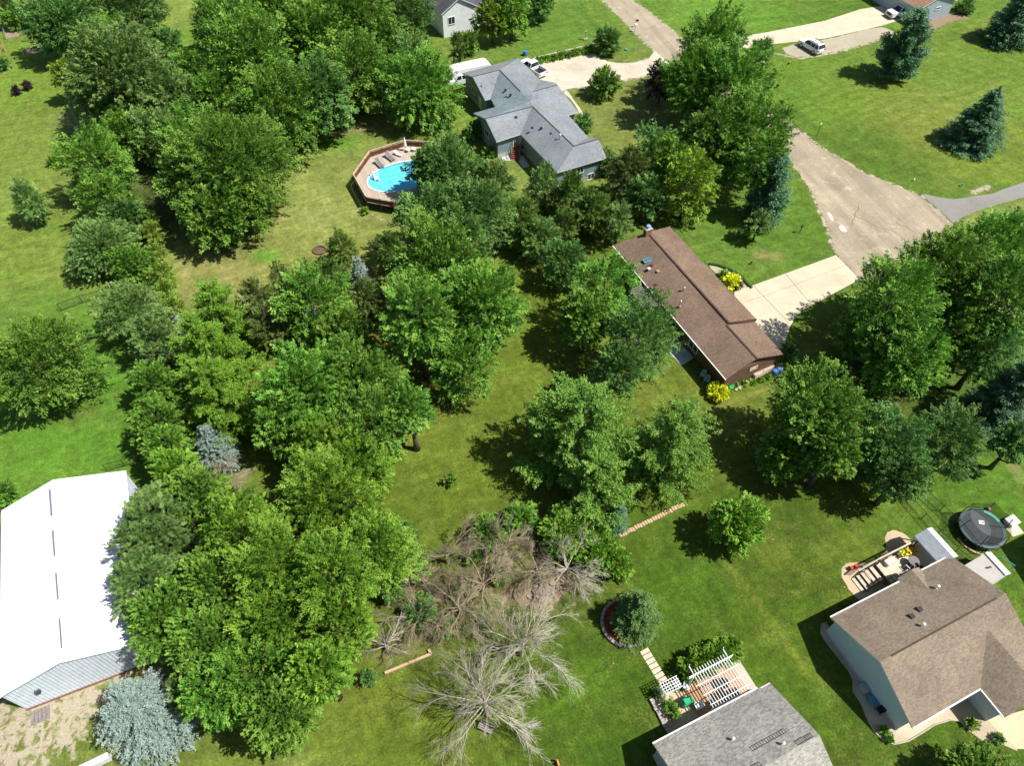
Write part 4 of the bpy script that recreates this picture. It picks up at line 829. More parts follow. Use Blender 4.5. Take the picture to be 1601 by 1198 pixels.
T = [
 # --- upper left
 ('dark',108,42,58,12,'dark green spreading tree at the top left beside the small fenced garden'),
 ('blue',200,22,52,12,'bluish green tree cut by the top edge left of the small round conifer'),
 ('maple',168,70,42,10,'mid green tree wedged between the dark top left tree and the olive tree'),
 ('olive',190,122,82,13,'huge olive green tree left of the lawn playhouse'),
 ('olive',255,150,46,11,'olive green tree at the right flank of the huge olive tree'),
 ('gold',104,120,17,7,'yellow leaved tree on the left edge of the huge olive tree'),
 ('dark',262,68,24,7,'small dark round tree standing left of the blue playhouse'),
 ('maple',300,118,30,9,'green tree below the blue playhouse'),
 ('shrub',27,28,20,3.4,'light green shrub above the fenced garden, top left corner'),
 ('dshrub',10,8,14,3,'dark shrub cut by the top left corner'),
 ('cedar',249,10,12,4,'small round conifer alone on the grass at the top edge'),
 ('pshrub',42,134,7,1.5,'larger dark purple shrub near the fire ring shadow'),('pshrub',25,142,5,1.4,'smaller dark purple shrub left of the other purple one'),
 ('dshrub',3,100,10,2,'shrub at the left edge below the swing frame'),
 ('maple',352,52,50,13,'tall maple beside the blue playhouse, the leftmost of the top grove'),
 ('dark',335,12,26,12,'dark tree cut by the top edge above the playhouse'),
 ('maple',352,150,48,12,'maple on the left front of the top grove'),
 ('maple',395,95,66,15,'tallest maple in the left half of the top grove'),
 ('maple',430,165,66,15,'maple of the top grove whose thick trunk shows at the lawn edge'),
 ('maple',420,15,60,14,'maple cut by the top edge in the left half of the grove'),
 ('maple',492,62,64,15,'maple in the middle of the top grove',),
 ('blue',500,145,55,13,'bluish green tree in the middle front of the top grove'),
 ('maple',560,30,58,14,'maple cut by the top edge in the right half of the grove'),
 ('maple',555,112,52,13,'maple behind the sunlit gap in the top grove'),
 ('dark',632,20,46,13,'dark blue green tree left of the white gabled house'),
 ('maple',606,75,34,10,'narrow green tree in front of the dark blue green tree'),
 ('olive',642,95,38,10,'olive tinged tree in front of the white gabled house'),
 ('maple',655,140,60,12,'round maple with some rusty twigs left of the grey gabled house'),
 ('cedar',716,78,13,7,'slim cedar in front of the white gabled house'),
 ('gold',770,30,28,9,'yellow green maple beside the white gabled house'),
 ('lime',800,14,28,9,'green maple right of the yellow maple at the top edge'),
 ('dark',842,6,20,6,'dark small tree cut by the top edge right of the two yellow green maples'),
 ('shrub',732,68,14,4,'small green shrub beside the slim cedar'),
 # --- left middle
 ('maple',150,255,52,10,'rounded green tree above the dead shrub on the left lawn edge'),
 ('maple',205,215,44,10,'green tree joining the olive tree and the left hedge'),
 ('maple',165,310,40,9,'green tree on the left lawn above the bluish bush'),
 ('olive',250,212,42,10,'olive green tree in the row above the big drooping tree'),
 ('maple',300,225,55,12,'green tree on the upper left of the big drooping tree'),
 ('maple',365,262,82,13,'big drooping round tree left of the dry lawn'),
 ('maple',302,285,52,11,'lower left shoulder of the big drooping tree'),
 ('maple',345,335,56,9,'low front tree below the big drooping tree'),
 ('blue',192,345,32,6,'small bluish green tree at the left hedge'),
 ('oshrub',165,392,46,5,'broad grey green bush on the left lawn'),('shrub',205,415,32,4.5,'green bush on the right side of the broad grey green one'),
 ('gcedar',48,318,24,7,'lone dark juniper on the left lawn'),
 ('shrub',85,253,9,1.5,'faint pale shrub on the left lawn left of the hedge trees'),
 ('arbor',230,345,15,4,'topmost arborvitae of the yellow green row'),('arbor',240,365,16,4,'arborvitae second from the top of the yellow green row'),
 ('arbor',248,400,15,4,'arborvitae in the shade of the yellow green row'),('arbor',255,430,18,4.5,'bushy arborvitae halfway down the yellow green row'),('arbor',262,455,18,4.5,'arborvitae below the bushy one in the yellow green row'),('arbor',272,482,19,4.5,'last arborvitae at the lower end of the yellow green row'),
 ('maple',62,572,80,11,'big round dense tree at the left edge above the metal barn'),
 ('olive',205,488,50,7,'grey green willow like tree right of the wire fence'),('olive',245,535,36,8,'olive tree below the grey green willow like tree'),
 ('bluespruce',288,520,10,5,'slim blue spruce half hidden behind the larches'),
 ('larch',345,500,48,10,'upper light green larch at the end of the arborvitae row'),('larch',330,560,54,12,'tall light green larch in the middle of the three'),('larch',345,630,58,12,'lower light green larch above the pale blue spruce'),
 ('maple',240,605,38,7,'dark green tree right of the tree shadow on the left lawn'),('maple',250,660,38,7,'green tree of the hedge left of the pale blue spruce'),('maple',262,705,32,7,'hedge tree left of the pale blue spruce and above the barn corner'),
 ('bluespruce',334,700,33,6.5,'pale blue spruce below the larches in the middle left'),
 ('lime',278,745,36,8,'light green tree beyond the barn corner'),('maple',312,775,40,9,'green tree below the smaller pale blue spruce'),
 ('shrub',12,772,16,4,'small green tree at the left edge above the barn'),
 # --- tree belt, lower left
 ('spine',250,845,66,11,'grey green scots pine overhanging the white barn roof'),('spine',232,915,52,10,'second scots pine over the barn roof edge'),('spine',258,805,42,9,'scots pine top near the barn corner'),
 ('lime',385,838,62,12,'bright green tree right of the scots pine'),('lime',520,795,76,13,'bright green spreading tree in the tree belt beside the lawn'),('lime',430,880,66,13,'bright green tree in the centre of the lower tree belt'),
 ('lime',590,860,62,12,'bright green tree touching the open lawn edge'),('lime',520,900,68,13,'bright green tree above the blue leaved gap in the belt'),('maple',345,915,58,12,'green tree between the scots pine and the lower belt'),
 ('maple',266,972,60,11,'green tree right of the barn end wall'),('maple',330,1010,62,11,'green tree above the big pale blue spruce'),('lime',440,975,66,12,'bright green tree in the lower middle of the belt'),
 ('lime',530,985,56,11,'bright green tree beside the fallen brush'),('maple',395,1060,66,11,'green tree near the bottom of the belt'),('lime',500,1050,50,10,'bright green tree at the lower right end of the belt'),
 ('maple',440,1115,48,9,'lowest tree of the belt above the bottom lawn'),('maple',335,1085,46,10,'green tree touching the right side of the big pale blue spruce'),
 ('lime',556,735,58,11,'yellow green tree in the middle of the belt beside the open lawn'),('lime',500,700,44,10,'yellow green tree on the left of the belt clearing'),
 ('bluespruce',222,1118,84,8,'big pale blue spruce at the bottom left beside the barn'),
 ('spine',290,1080,28,6,'small yellowish pine behind the big pale blue spruce'),
 ('bshrub',625,850,26,6,'bluish tree on the lawn side of the lower belt'),('bshrub',612,920,20,4,'bluish bush at the edge of the brush pile'),('bshrub',575,1060,12,2.5,'grey leaved bush at the bottom right corner of the belt'),
 # --- tree belt, middle
 ('maple',480,620,68,11,'spreading tree left of the ash with bare twigs'),('maple',570,600,70,11,'spreading tree in the middle belt with bare twigs in its top'),('maple',585,670,52,10,'tree above the yellow green one at the open lawn'),
 ('maple',440,670,44,10,'tree over the left clearing of the belt'),('birch',490,480,56,11,'birch with pale stems showing near the brown cedars'),('birch',540,530,44,10,'birch right of the pale stemmed one'),
 ('maple',640,640,34,9,'small tree on the lawn edge under the big bright maple'),
 ('maple',688,425,78,15,'big bright maple in the centre of the photo, its upper half'),('maple',750,488,68,14,'right half of the big bright maple over the open lawn'),('maple',655,495,62,14,'left half of the big bright maple'),('maple',720,570,50,12,'lower end of the big bright maple above its shadow'),
 ('blue',700,275,52,12,'bluish green tree leaning over the pool'),('blue',745,335,52,13,'bluish green tree below the pool in front of the grey house lawn'),('blue',670,345,44,11,'bluish green tree at the near side of the pool deck'),('blue',715,385,48,12,'tree between the pool trees and the big bright maple'),
 ('blue',672,268,36,10,'bluish green tree hiding the right half of the pool'),
 ('olive',770,290,34,9,'light olive tree between the pool and the grey gabled house'),
 ('rust',405,470,26,8,'tall brownish cedar at the dry lawn'),('rust',440,440,18,7,'thin brownish cedar right of the tall one'),('rust',425,520,28,7,'wide brownish cedar below the tall one'),
 ('cedar',535,392,22,6,'round dark green cedar near the stone fire ring'),('cedar',520,430,22,6,'dark cedar left of the silvery spruce'),('bluespruce',562,428,15,5,'silvery spruce among the cedars near the centre'),('cedar',610,395,24,7,'dark cedar right of the silvery spruce'),
 ('rust',575,470,24,7,'brown tinged cedar below the silvery spruce'),
 ('cedar',815,350,34,8,'bushy cedar at the left end of the cedar row'),('gcedar',852,300,30,9,'tall cedar at the corner of the grey gabled house'),('cedar',893,315,32,9,'cedar in the middle of the row under the grey house'),('cedar',925,335,30,8,'dark cedar in the row above the brown roof'),('gcedar',845,375,32,7,'cedar in front of the bushy left one'),
 ('cedar',880,360,26,7,'low cedar in front of the middle of the row'),('gcedar',965,350,24,8,'grey green cedar touching the brown roof gable'),('rust',985,275,34,10,'tall olive brown cedar right of the grey gabled house'),('dark',1025,240,38,9,'dark leafed tree between the tall cedar and the yellow green maple'),
 ('gold',1078,290,44,10,'yellow green maple behind the brown house chimney'),('lime',1050,250,30,9,'light green tree behind the yellow green maple'),('dark',1010,310,30,8,'dark tree in shade above the brick chimney'),
 ('maple',1110,85,58,14,'tall maple at the upper end of the roadside clump'),('maple',1085,135,50,13,'maple on the left of the roadside clump'),('maple',1140,150,62,15,'maple in the middle of the roadside clump'),('maple',1165,215,62,15,'big maple at the lower end of the roadside clump'),('maple',1115,215,52,13,'maple at the left foot of the roadside clump'),('maple',1195,255,40,12,'maple overhanging the gravel road'),
 ('ptree',1035,128,24,7,'small purple leaved tree at the gravel drive mouth'),('gpine',1205,300,30,11,'grey green spruce beside the gravel road junction'),('olive',1186,350,16,5,'small drooping tree on the lawn by the road'),
 ('shrub',945,133,21,4.5,'round small tree beside the pale gravel drive'),('dshrub',950,67,19,4,'spreading dark shrub at the end of the drive border'),('dshrub',912,194,13,2.6,'round shrub at the front of the grey gabled house'),
 ('dshrub',740,203,15,3.2,'shrub at the left gable wall of the grey house'),('shrub',765,236,10,2,'small shrub at the corner of the grey house'),
 ('dshrub',1192,78,16,2.5,'low dark shrub beside the far concrete drive'),('bshrub',947,255,15,4,'shrub at the right end wall of the grey gabled house'),
 ('gpine',1413,78,35,11,'open topped green pine alone on the right lawn'),('spruce',1535,188,45,9.5,'blue green spruce alone on the right lawn'),('spruce',1590,28,40,10,'dark spruce in the top right corner'),
 ('dshrub',1508,12,14,1.6,'low shrub beside the top right garage'),
 # --- centre right
 ('blue',885,415,34,7,'small tree in the yard behind the brown house'),('maple',945,450,46,10,'green maple touching the brown roof eave'),('maple',915,500,34,9,'shaded lower left side tree by the brown house'),('blue',1000,530,60,11,'large tree in front of the brown house back patio'),('blue',965,580,40,9,'tree at the lower left of the large patio tree'),
 ('wpine',905,685,92,13,'big feathery white pine in the centre yard'),('wpine',1052,700,68,12,'smaller feathery white pine right of the big one'),('wpine',930,762,60,9,'lower feathery pine in front of the big white pine'),('spruce',965,808,17,4.5,'small dark spruce at the end of the stone edging'),
 ('maple',1275,650,70,13,'bright maple standing alone below the brown house'),('maple',1232,706,42,9,'lower left half of the bright maple below the brown house'),('maple',1300,705,42,10,'lower right half of the bright maple below the brown house'),
 ('maple',1395,475,66,14,'big maple in front of the concrete drive mouth'),('maple',1350,510,42,11,'left end maple of the right hand grove'),('maple',1470,430,66,14,'big maple in the middle of the right hand grove'),('maple',1545,400,62,14,'maple at the right edge below the side road'),('maple',1480,510,62,13,'maple in the lower middle of the right hand grove'),
 ('maple',1560,475,58,14,'maple at the right edge in the grove'),('maple',1415,560,56,12,'maple at the lower front of the right hand grove'),('spruce',1575,620,52,11,'blue green spruce at the right edge under the grove'),('dark',1545,545,48,11,'dark tree between the right hand grove and the edge spruce'),
 ('dark',1390,700,58,11,'dark round tree right of the bright maple'),('dark',1405,745,42,9,'front part tree of the dark pair'),('blue',1485,690,54,10,'bluish dark round tree above the blue bin'),
 ('dark',1590,690,30,8,'dark shaded tree at the right edge above the yard'),
 ('lime',1152,820,42,6.5,'round topped small tree casting a round shadow on the lower lawn'),
 ('ospruce',998,957,42,6.5,'green spruce on the round stone edged island bed'),
 ('maple',1525,1222,46,5,'treetop cut by the bottom edge at the right'),
 ('shrub',705,752,9,1.6,'tiny sapling alone on the open lawn'),
 ('shrub',760,835,28,3,'green thicket bush above the dead brush'),('shrub',815,812,24,2.4,'thicket bush behind the dead brush'),('lshrub',880,835,34,3.6,'bright thicket bush right of the brush pile'),('lshrub',935,865,30,3.4,'bright thicket bush left of the stone edging'),('lshrub',965,885,22,3,'lowest thicket bush above the island spruce'),
 ('bshrub',660,955,22,2.5,'grey green bush inside the brush pile'),('bshrub',690,985,16,2,'low bush at the lower side of the brush pile'),('oshrub',780,900,14,1.8,'low grey green weeds in the middle of the dead brush'),('shrub',720,925,12,1.6,'small green weed clump left of the brush middle'),('oshrub',660,900,14,1.8,'low weeds at the upper left of the dead brush'),
 ('shrub',740,870,16,2,'weedy bush in the middle of the dead brush'),
 ('yshrub',1122,614,16,1.4,'bright yellow shrub at the corner of the brown house'),('yshrub',1143,441,13,1.2,'bright yellow shrub in the bed beside the concrete drive'),('pshrub',1154,447,6,.9,'dark red shrub beside the yellow one at the drive'),('lshrub',1131,431,7,.9,'pale green plant beside the yellow shrub at the drive'),
 ('lshrub',1200,520,1,.3,'') , ('dshrub',1232,552,13,2.2,'green bush at the lower right corner of the brown house'),('shrub',1236,590,10,2,'bush beside the blue barrel'),
]
T = [t for t in T if t[5]]
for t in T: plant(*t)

# ------------------------------------------------------------------ bare and dead trees
deadw = M('dead_wood', hexc(192, 182, 164, .82), .95, .2, 6); deadb = M('brown_brush', hexc(172, 156, 128, .8), .95, .25, 6)
def branches(mb, p, d, L, r, lev, rg, spread, sag, up=0.0, rmin=.007):
    n = 5 if lev > 1 else 3; path = [p]; q = p.copy(); dd = d.copy()
    for i in range(n):
        dd = (dd + Vector(rg.normal(size=3)) * .12 + Vector((0, 0, up - sag * (i / n)))).normalized(); q = q + dd * L / n; 
        if q.z < .05: q.z = .05
        path.append(q.copy())
    mb.tube(path, [max(rmin, r * (1 - .75 * i / n)) for i in range(n + 1)], 6 if r > .06 else 3, cap=False)
    if lev <= 0: return
    k = {4: 6, 3: 5, 2: 6, 1: 5}.get(lev, 5)
    for j in range(k):
        t = rg.uniform(.2, 1.0); i = min(n - 1, int(t * n)); b = path[i].lerp(path[i + 1], t * n - i); ax = (path[i + 1] - path[i]).normalized()
        s = Vector(rg.normal(size=3)); s = (s - ax * s.dot(ax)).normalized(); nd = (ax * math.cos(spread) + s * math.sin(spread)).normalized()
        branches(mb, b, nd, L * rg.uniform(.45, .7), max(rmin, r * .45), lev - 1, rg, spread, sag, up, rmin)
def dead_tree(px, py, Ht, spreadr, label, seed, mat, flat=True, nmain=14, lev=2, r0=.16, name='dead_tree', cat='tree', tilt=None, sag=.25):
    base = G(px, py, 0); root = empty(name, base, label, cat, 'dead leafless trees and brush'); rg = np.random.default_rng(seed)
    tk = MB(); hub = Vector((0, 0, Ht * .55)); lean = Vector(tilt) if tilt else Vector((0, 0, 0)); hub = hub + lean
    tk.tube([Vector((0, 0, 0)), hub * .5 + Vector((.05, .03, 0)), hub], [r0 * 1.3, r0, r0 * .8], 8); o = obj('trunk', tk, mat, root, world=False)
    mb = MB()
    for k in range(nmain):
        a = 6.283 * k / nmain + rg.normal() * .2; el = rg.uniform(-.05, .85) if k % 3 else rg.uniform(.8, 1.3)
        d = Vector((math.cos(a) * math.cos(el), math.sin(a) * math.cos(el), math.sin(el))); st = hub * rg.uniform(.75, 1.0)
        branches(mb, st, d, spreadr * rg.uniform(.65, 1.0), r0 * .42, lev, rg, .42, sag)
    obj('branch', mb, mat, root, world=False, recalc=False); return root
def G0(px, py): return G(px, py, 0)
dead_tree(760, 1115, 5.5, 4.6, 'pale leafless dead tree over the wooden bench at the bottom', 11, deadw, nmain=14, lev=3, sag=.35)
dead_tree(815, 1025, 5.0, 3.8, 'grey leafless dead tree right of the bench tree', 12, deadw, nmain=12, lev=3, sag=.3)
dead_tree(755, 925, 3.5, 3.8, 'leafless grey brown tree in the middle of the brush', 13, deadb, nmain=10, lev=3, sag=.15)
dead_tree(700, 880, 3.0, 3.0, 'brown leafless bush at the upper left of the brush', 14, deadb, nmain=9, lev=3, name='dead_bush', cat='shrub', sag=-.1)
dead_tree(790, 870, 3.0, 3.0, 'grey leafless bush behind the dead brush', 19, deadb, nmain=10, lev=3, name='dead_bush', cat='shrub', sag=0)
dead_tree(885, 900, 3.0, 3.2, 'grey leafless tree at the right end of the brush', 15, deadw, nmain=11, lev=3, sag=.25)
dead_tree(655, 975, 2.0, 3.0, 'leafless branches at the left side of the brush pile', 16, deadb, nmain=8, lev=3, name='dead_bush', cat='shrub')
dead_tree(605, 1015, 1.4, 2.2, 'leafless twigs beside the lower belt trees', 17, deadw, nmain=9, lev=2, name='dead_bush', cat='shrub')
dead_tree(720, 960, 2.2, 3.4, 'fallen leafless branches in the lower middle of the brush pile', 18, deadb, nmain=9, lev=3, name='dead_bush', cat='shrub')
dead_tree(640, 915, 2.0, 2.6, 'leafless tan brush touching the bluish tree of the belt', 31, deadb, nmain=10, lev=3, name='dead_bush', cat='shrub', sag=.1)
dead_tree(840, 900, 2.0, 3.0, 'low tangled leafless brush over the pale stones', 32, deadb, nmain=8, lev=3, name='dead_bush', cat='shrub', sag=.25)
dead_tree(128, 210, 2.6, 2.6, 'pale bare shrub at the edge of the left lawn', 21, deadw, nmain=9, lev=2, name='dead_bush', cat='shrub', r0=.08, sag=-.1)
dead_tree(350, 760, 2.0, 2.4, 'bare brown shrub below the smaller pale blue spruce', 22, deadb, nmain=11, lev=3, name='dead_bush', cat='shrub', r0=.08)
# ================================================================== POOL AND ITS DECK
FP = Frame(G(552, 271.5, 2.3)); root = empty('pool_deck', FP.p(7.5, 1), 'raised wooden deck with red brown privacy railing round the oval pool', 'deck')
deckw = M_boards('deck_boards', hexc(196, 180, 160, .8), .14, FP.a, .12, .6); rail_w = M('cedar_rail', hexc(206, 182, 160, .85), .7, .15); panel = M_boards('red_privacy_boards', hexc(122, 72, 58, .8), .15, FP.a, .2, .5); under = M('skirt_dark', hexc(70, 62, 54, .8), .9)
DZ = 1.25; RZ = 2.3
O8 = [(0, 0), (3.8, -4.35), (9.4, -4.8), (13.2, -2.6), (14.8, 1.2), (14.2, 5.0), (11.2, 7.8), (3.2, 8.2), (.1, 5.6)]
pc, pr_ = (6.6, 2.0), (5.15, 3.3); PA = 0.0
oval = [(pc[0] + pr_[0] * math.cos(t), pc[1] + pr_[1] * math.sin(t)) for t in np.linspace(0, 2 * math.pi, 48, endpoint=False)]
# deck boards: ring between the outline and the pool
def ray_out(cx, cy, a):
    best = 99
    for i in range(len(O8)):
        (x1, y1), (x2, y2) = O8[i], O8[(i + 1) % len(O8)]; dx, dy = math.cos(a), math.sin(a); ex, ey = x2 - x1, y2 - y1; den = dx * ey - dy * ex
        if abs(den) < 1e-9: continue
        t = ((x1 - cx) * ey - (y1 - cy) * ex) / den; s = ((x1 - cx) * dy - (y1 - cy) * dx) / den
        if t > 0 and -1e-6 <= s <= 1 + 1e-6: best = min(best, t)
    return best
angs = sorted(set([2 * math.pi * i / 72 for i in range(72)] + [math.atan2(y - pc[1], x - pc[0]) % (2 * math.pi) for x, y in O8]))
def ov(a, k=1.0): rr = 1 / math.sqrt((math.cos(a) / (pr_[0] * k)) ** 2 + (math.sin(a) / (pr_[1] * k)) ** 2); return pc[0] + rr * math.cos(a), pc[1] + rr * math.sin(a)
mb = MB(); n = len(angs); vs = []
for a in angs: r_ = ray_out(*pc, a); x, y = pc[0] + r_ * math.cos(a), pc[1] + r_ * math.sin(a); i_ = ov(a, 1.03); vs += [FP.p(x, y, DZ), FP.p(*i_, DZ), FP.p(x, y, DZ - .06), FP.p(*i_, DZ - .06)]
fs = []
for i in range(n): j = (i + 1) % n; fs += [(4 * i, 4 * j, 4 * j + 1, 4 * i + 1), (4 * i + 2, 4 * i + 3, 4 * j + 3, 4 * j + 2), (4 * i, 4 * i + 2, 4 * j + 2, 4 * j), (4 * i + 1, 4 * j + 1, 4 * j + 3, 4 * i + 3)]
obj('deck_floor', mb.add(vs, fs), deckw, root)
for i in range(len(O8)):
    a, b = FP.p(*O8[i]), FP.p(*O8[(i + 1) % len(O8)]); L = (b - a).length; d = (b - a).normalized(); k = max(1, round(L / 2.0))
    mb = MB(); mb.bar(a + Vector((0, 0, DZ + .45)), b + Vector((0, 0, DZ + .45)), .03, .72); obj('privacy_panel', mb, panel, root)
    mb = MB(); mb.bar(a + Vector((0, 0, RZ)) - d * .03, b + Vector((0, 0, RZ)) + d * .03, .14, .05); mb.bar(a + Vector((0, 0, RZ - .24)), b + Vector((0, 0, RZ - .24)), .05, .08); obj('top_rail', mb, rail_w, root)
    mb = MB(); mb.bar(a + Vector((0, 0, DZ - .14)), b + Vector((0, 0, DZ - .14)), .05, .22); obj('rim_joist', mb, under, root)
    for j in range(k): p = a.lerp(b, j / k); mb = MB(); mb.box(p + Vector((0, 0, RZ / 2)), (.11, .11, RZ), FP.a); obj('post', mb, rail_w if False else M('post_brown', hexc(120, 84, 66, .8)), root)
root = empty('swimming_pool', FP.p(*pc), 'oval above ground pool with bright blue water in the raised deck', 'pool')
rim = MB(); liner = MB(); n = 64; A_ = [2 * math.pi * i / n for i in range(n)]
def ringf(mb, k0, z0, k1, z1):
    o = len(mb.v); vs = []
    for a in A_: vs += [FP.p(*ov(a, k0), z0), FP.p(*ov(a, k1), z1)]
    mb.add(vs, [(2 * i, 2 * ((i + 1) % n), 2 * ((i + 1) % n) + 1, 2 * i + 1) for i in range(n)])
ringf(rim, 1.03, 1.31, .985, 1.31); ringf(rim, 1.03, 1.22, 1.03, 1.31); ringf(rim, .985, 1.31, .985, 1.2); obj('rim', rim, M('pool_rim', (.72, .74, .76), .4), root)
ringf(liner, .985, 1.25, .985, .1); liner.add([FP.p(*ov(a, .985), .1) for a in A_], [tuple(range(n))]); obj('liner', liner, M('pool_liner', (.16, .62, .82), .5, .1, .8), root, recalc=False)
wat, nt, b = new_mat('pool_water'); p = coords(nt); b.inputs['Base Color'].default_value = (.12, .58, .86, 1); b.inputs['Roughness'].default_value = .04; b.inputs['Specular IOR Level'].default_value = .5
c = mixc(nt, ramp(nt, noise(nt, p, 1.1, 4, .6, .6), .3, .7), (.07, .46, .68), (.15, .60, .78)); nt.links.new(c, b.inputs['Base Color']); bump(nt, b, noise(nt, p, 3.5, 3), .25, .04)
wm_ = MB(); wm_.add([FP.p(*ov(a, .98), .98) for a in A_], [tuple(range(n))]); obj('water', wm_, wat, root)
lad = MB(); lp0 = FP.p(3.0, .55)
for s in (-.28, .28):
    q = lp0 + FP.e1 * s; lad.tube([q + FP.e2 * -.5 + Vector((0, 0, 1.25)), q + FP.e2 * -.5 + Vector((0, 0, 2.1)), q + FP.e2 * .1 + Vector((0, 0, 2.15)), q + FP.e2 * .7 + Vector((0, 0, .9))], .05, 8)
for i in range(4): t = i / 3; lad.box(lp0 + FP.e2 * (.1 + .55 * t) + Vector((0, 0, 1.7 - .75 * t)), (.6, .25, .06), FP.a)
tag(obj('pool_ladder', lad, white), 'white pool ladder at the left end of the pool', 'ladder')
fab = M('grey_sling', hexc(128, 124, 120, .8), .8, .1); al = M('pale_frame', hexc(190, 186, 180, .8), .5)
def lounger(u, v, ang, label, m, scale=1.0, group='sun loungers on the pool deck'):
    root = empty('sun_lounger', FP.p(u, v, DZ), label, 'sun lounger', group, R(ang)); k = scale
    mb = MB(); mb.add([(x * k, y * k, z * k) for x, y, z in [(-.95, -.32, .32), (.3, -.32, .32), (.3, .32, .32), (-.95, .32, .32), (-.95, -.32, .36), (.3, -.32, .36), (.3, .32, .36), (-.95, .32, .36)]], [(0, 3, 2, 1), (4, 5, 6, 7), (0, 1, 5, 4), (1, 2, 6, 5), (2, 3, 7, 6), (3, 0, 4, 7)]); obj('seat', mb, m, root, world=False)
    mb = MB(); mb.bar(Vector((.3, 0, .35)) * k, Vector((.9, 0, .8)) * k, .62 * k, .04); obj('backrest', mb, m, root, world=False)
    mb = MB()
    for y in (-.34, .34): mb.bar(Vector((-.97, y, .33)) * k, Vector((.32, y, .33)) * k, .05, .05); mb.bar(Vector((.3, y, .35)) * k, Vector((.92, y, .82)) * k, .05, .05)
    obj('frame', mb, al, root, world=False)
    for x in (-.8, .35):
        for y in (-.3, .3): mb = MB(); mb.bar(Vector((x, y, 0)) * k, Vector((x, y, .32)) * k, .05, .05); obj('leg', mb, al, root, world=False)
    return root
lounger(4.4, -1.75, 125, 'grey sun lounger nearest the deck corner', fab); lounger(6.3, -2.7, 132, 'grey sun lounger in the middle by the railing', fab)
lounger(7.7, -3.0, 150, 'short white lounge chair by the closed parasol', M('white_sling', (.75, .74, .72)), .72)
root = empty('patio_umbrella', FP.p(9.1, -3.7, DZ), 'closed white parasol standing at the far railing of the pool deck', 'parasol')
mb = MB(); mb.tube([FP.p(9.1, -3.7, DZ), FP.p(9.1, -3.7, DZ + 2.3)], .03, 8); mb.cyl(FP.p(9.1, -3.7, DZ), .25, .08, 12); obj('pole', mb, al, root)
mb = MB(); mb.lathe(FP.p(9.1, -3.7, DZ), [(.05, .75), (.24, .85), (.2, 1.3), (.13, 1.9), (.03, 2.3)], 12); obj('canopy', mb, M('white_sling', (0, 0, 0)), root)
def round_table(u, v, z, label, fr=FP, m=None, r=.32, h=.5, group=None):
    root = empty('side_table', fr.p(u, v, z), label, 'table', group); mb = MB(); mb.cyl(fr.p(u, v, z + h), r, .04, 18); obj('top', mb, m or white, root)
    for k in range(3): a = k * 2.1; mb = MB(); c = fr.p(u, v, z); mb.bar(c + Vector((math.cos(a), math.sin(a), 0)) * r * .8, c + Vector((math.cos(a) * r * .5, math.sin(a) * r * .5, h)), .04, .04); obj('leg', mb, m or white, root)
round_table(9.3, -3.2, DZ, 'small white round table left of its twin under the parasol'); round_table(10.2, -3.0, DZ, 'small white round table right of its twin, by the railing')
def deckchair(fr, u, v, z, ang, label, seatm, framem, group):
    root = empty('patio_chair', fr.p(u, v, z), label, 'chair', group, R(ang))
    mb = MB(); mb.box((0, 0, .42), (.5, .5, .05)); obj('seat', mb, seatm, root, world=False); mb = MB(); mb.bar((-.25, 0, .44), (-.38, 0, .95), .5, .04); obj('backrest', mb, seatm, root, world=False)
    for x in (-.22, .22):
        for y in (-.24, .24): mb = MB(); mb.bar((x, y, 0), (x, y, .44), .04, .04); obj('leg', mb, framem, root, world=False)
    for y in (-.27, .27): mb = MB(); mb.bar((-.28, y, .64), (.25, y, .64), .05, .04); mb.bar((.22, y, .42), (.22, y, .64), .04, .04); obj('armrest', mb, framem, root, world=False)
    return root
deckchair(FP, 13.4, 3.7, DZ, 200, 'white patio chair at the far right end of the pool deck', white, white, 'white chairs on the pool deck'); deckchair(FP, 7.2, 6.3, DZ, 80, 'white patio chair on the near side of the pool under the tree', white, white, 'white chairs on the pool deck')
deckchair(FP, 11.2, 6.2, DZ, 60, 'white patio chair at the near right of the pool under the tree', white, white, 'white chairs on the pool deck'); round_table(9.0, 6.5, DZ, 'white round table between the two near white chairs at the pool')
mb = MB(); mb.tube([FP.p(9.7, -5.4, 0), FP.p(9.7, -5.4, 2.6), FP.p(9.3, -5.5, 3.0), FP.p(9.0, -5.5, 2.7)], .03, 6); tag(obj('garden_pole', mb, dark), 'thin black hooked pole just outside the far deck corner', 'pole')
plant('lshrub', 581, 250, 5, 1.0, 'potted green plant in the left corner of the pool deck'); plant('shrub', 621, 236, 4, .9, 'potted plant by the far railing of the pool deck')
plant('lshrub', 665, 222, 9, .9, 'low bright green plants behind the pool deck'); plant('lshrub', 570, 331, 5, .7, 'small pale plant at the front corner of the pool deck')

# ================================================================== DECK OF THE TAN ROOFED HOUSE
dk = M_boards('pale_deck', hexc(214, 200, 176, .8), .14, FC.a + math.pi / 2, .08, .75); root = empty('back_deck', FC.p(11.5, -1.3), 'raised pale deck with stairs behind the tan roofed house', 'deck'); Z1 = 1.15
mb = MB(); FC.box(mb, 8.2, 14.2, -2.6, .28, Z1 - .1, Z1); obj('deck_floor', mb, dk, root)
mb = MB(); mb.bar(FC.p(6.2, -2.65, 1.35), FC.p(8.2, -2.65, 2.1), .14, .05); mb.bar(FC.p(8.2, -2.65, 2.12), FC.p(12.6, -2.65, 2.12), .14, .05); mb.bar(FC.p(8.2, -2.65, 1.3), FC.p(12.6, -2.65, 1.3), .05, .08); obj('top_rail', mb, M('pale_rail', hexc(222, 206, 184, .8)), root)
mb = MB()
for i in range(34): u = 8.3 + i * .13; mb.bar(FC.p(u, -2.65, 1.2), FC.p(u, -2.65, 2.1), .04, .04)
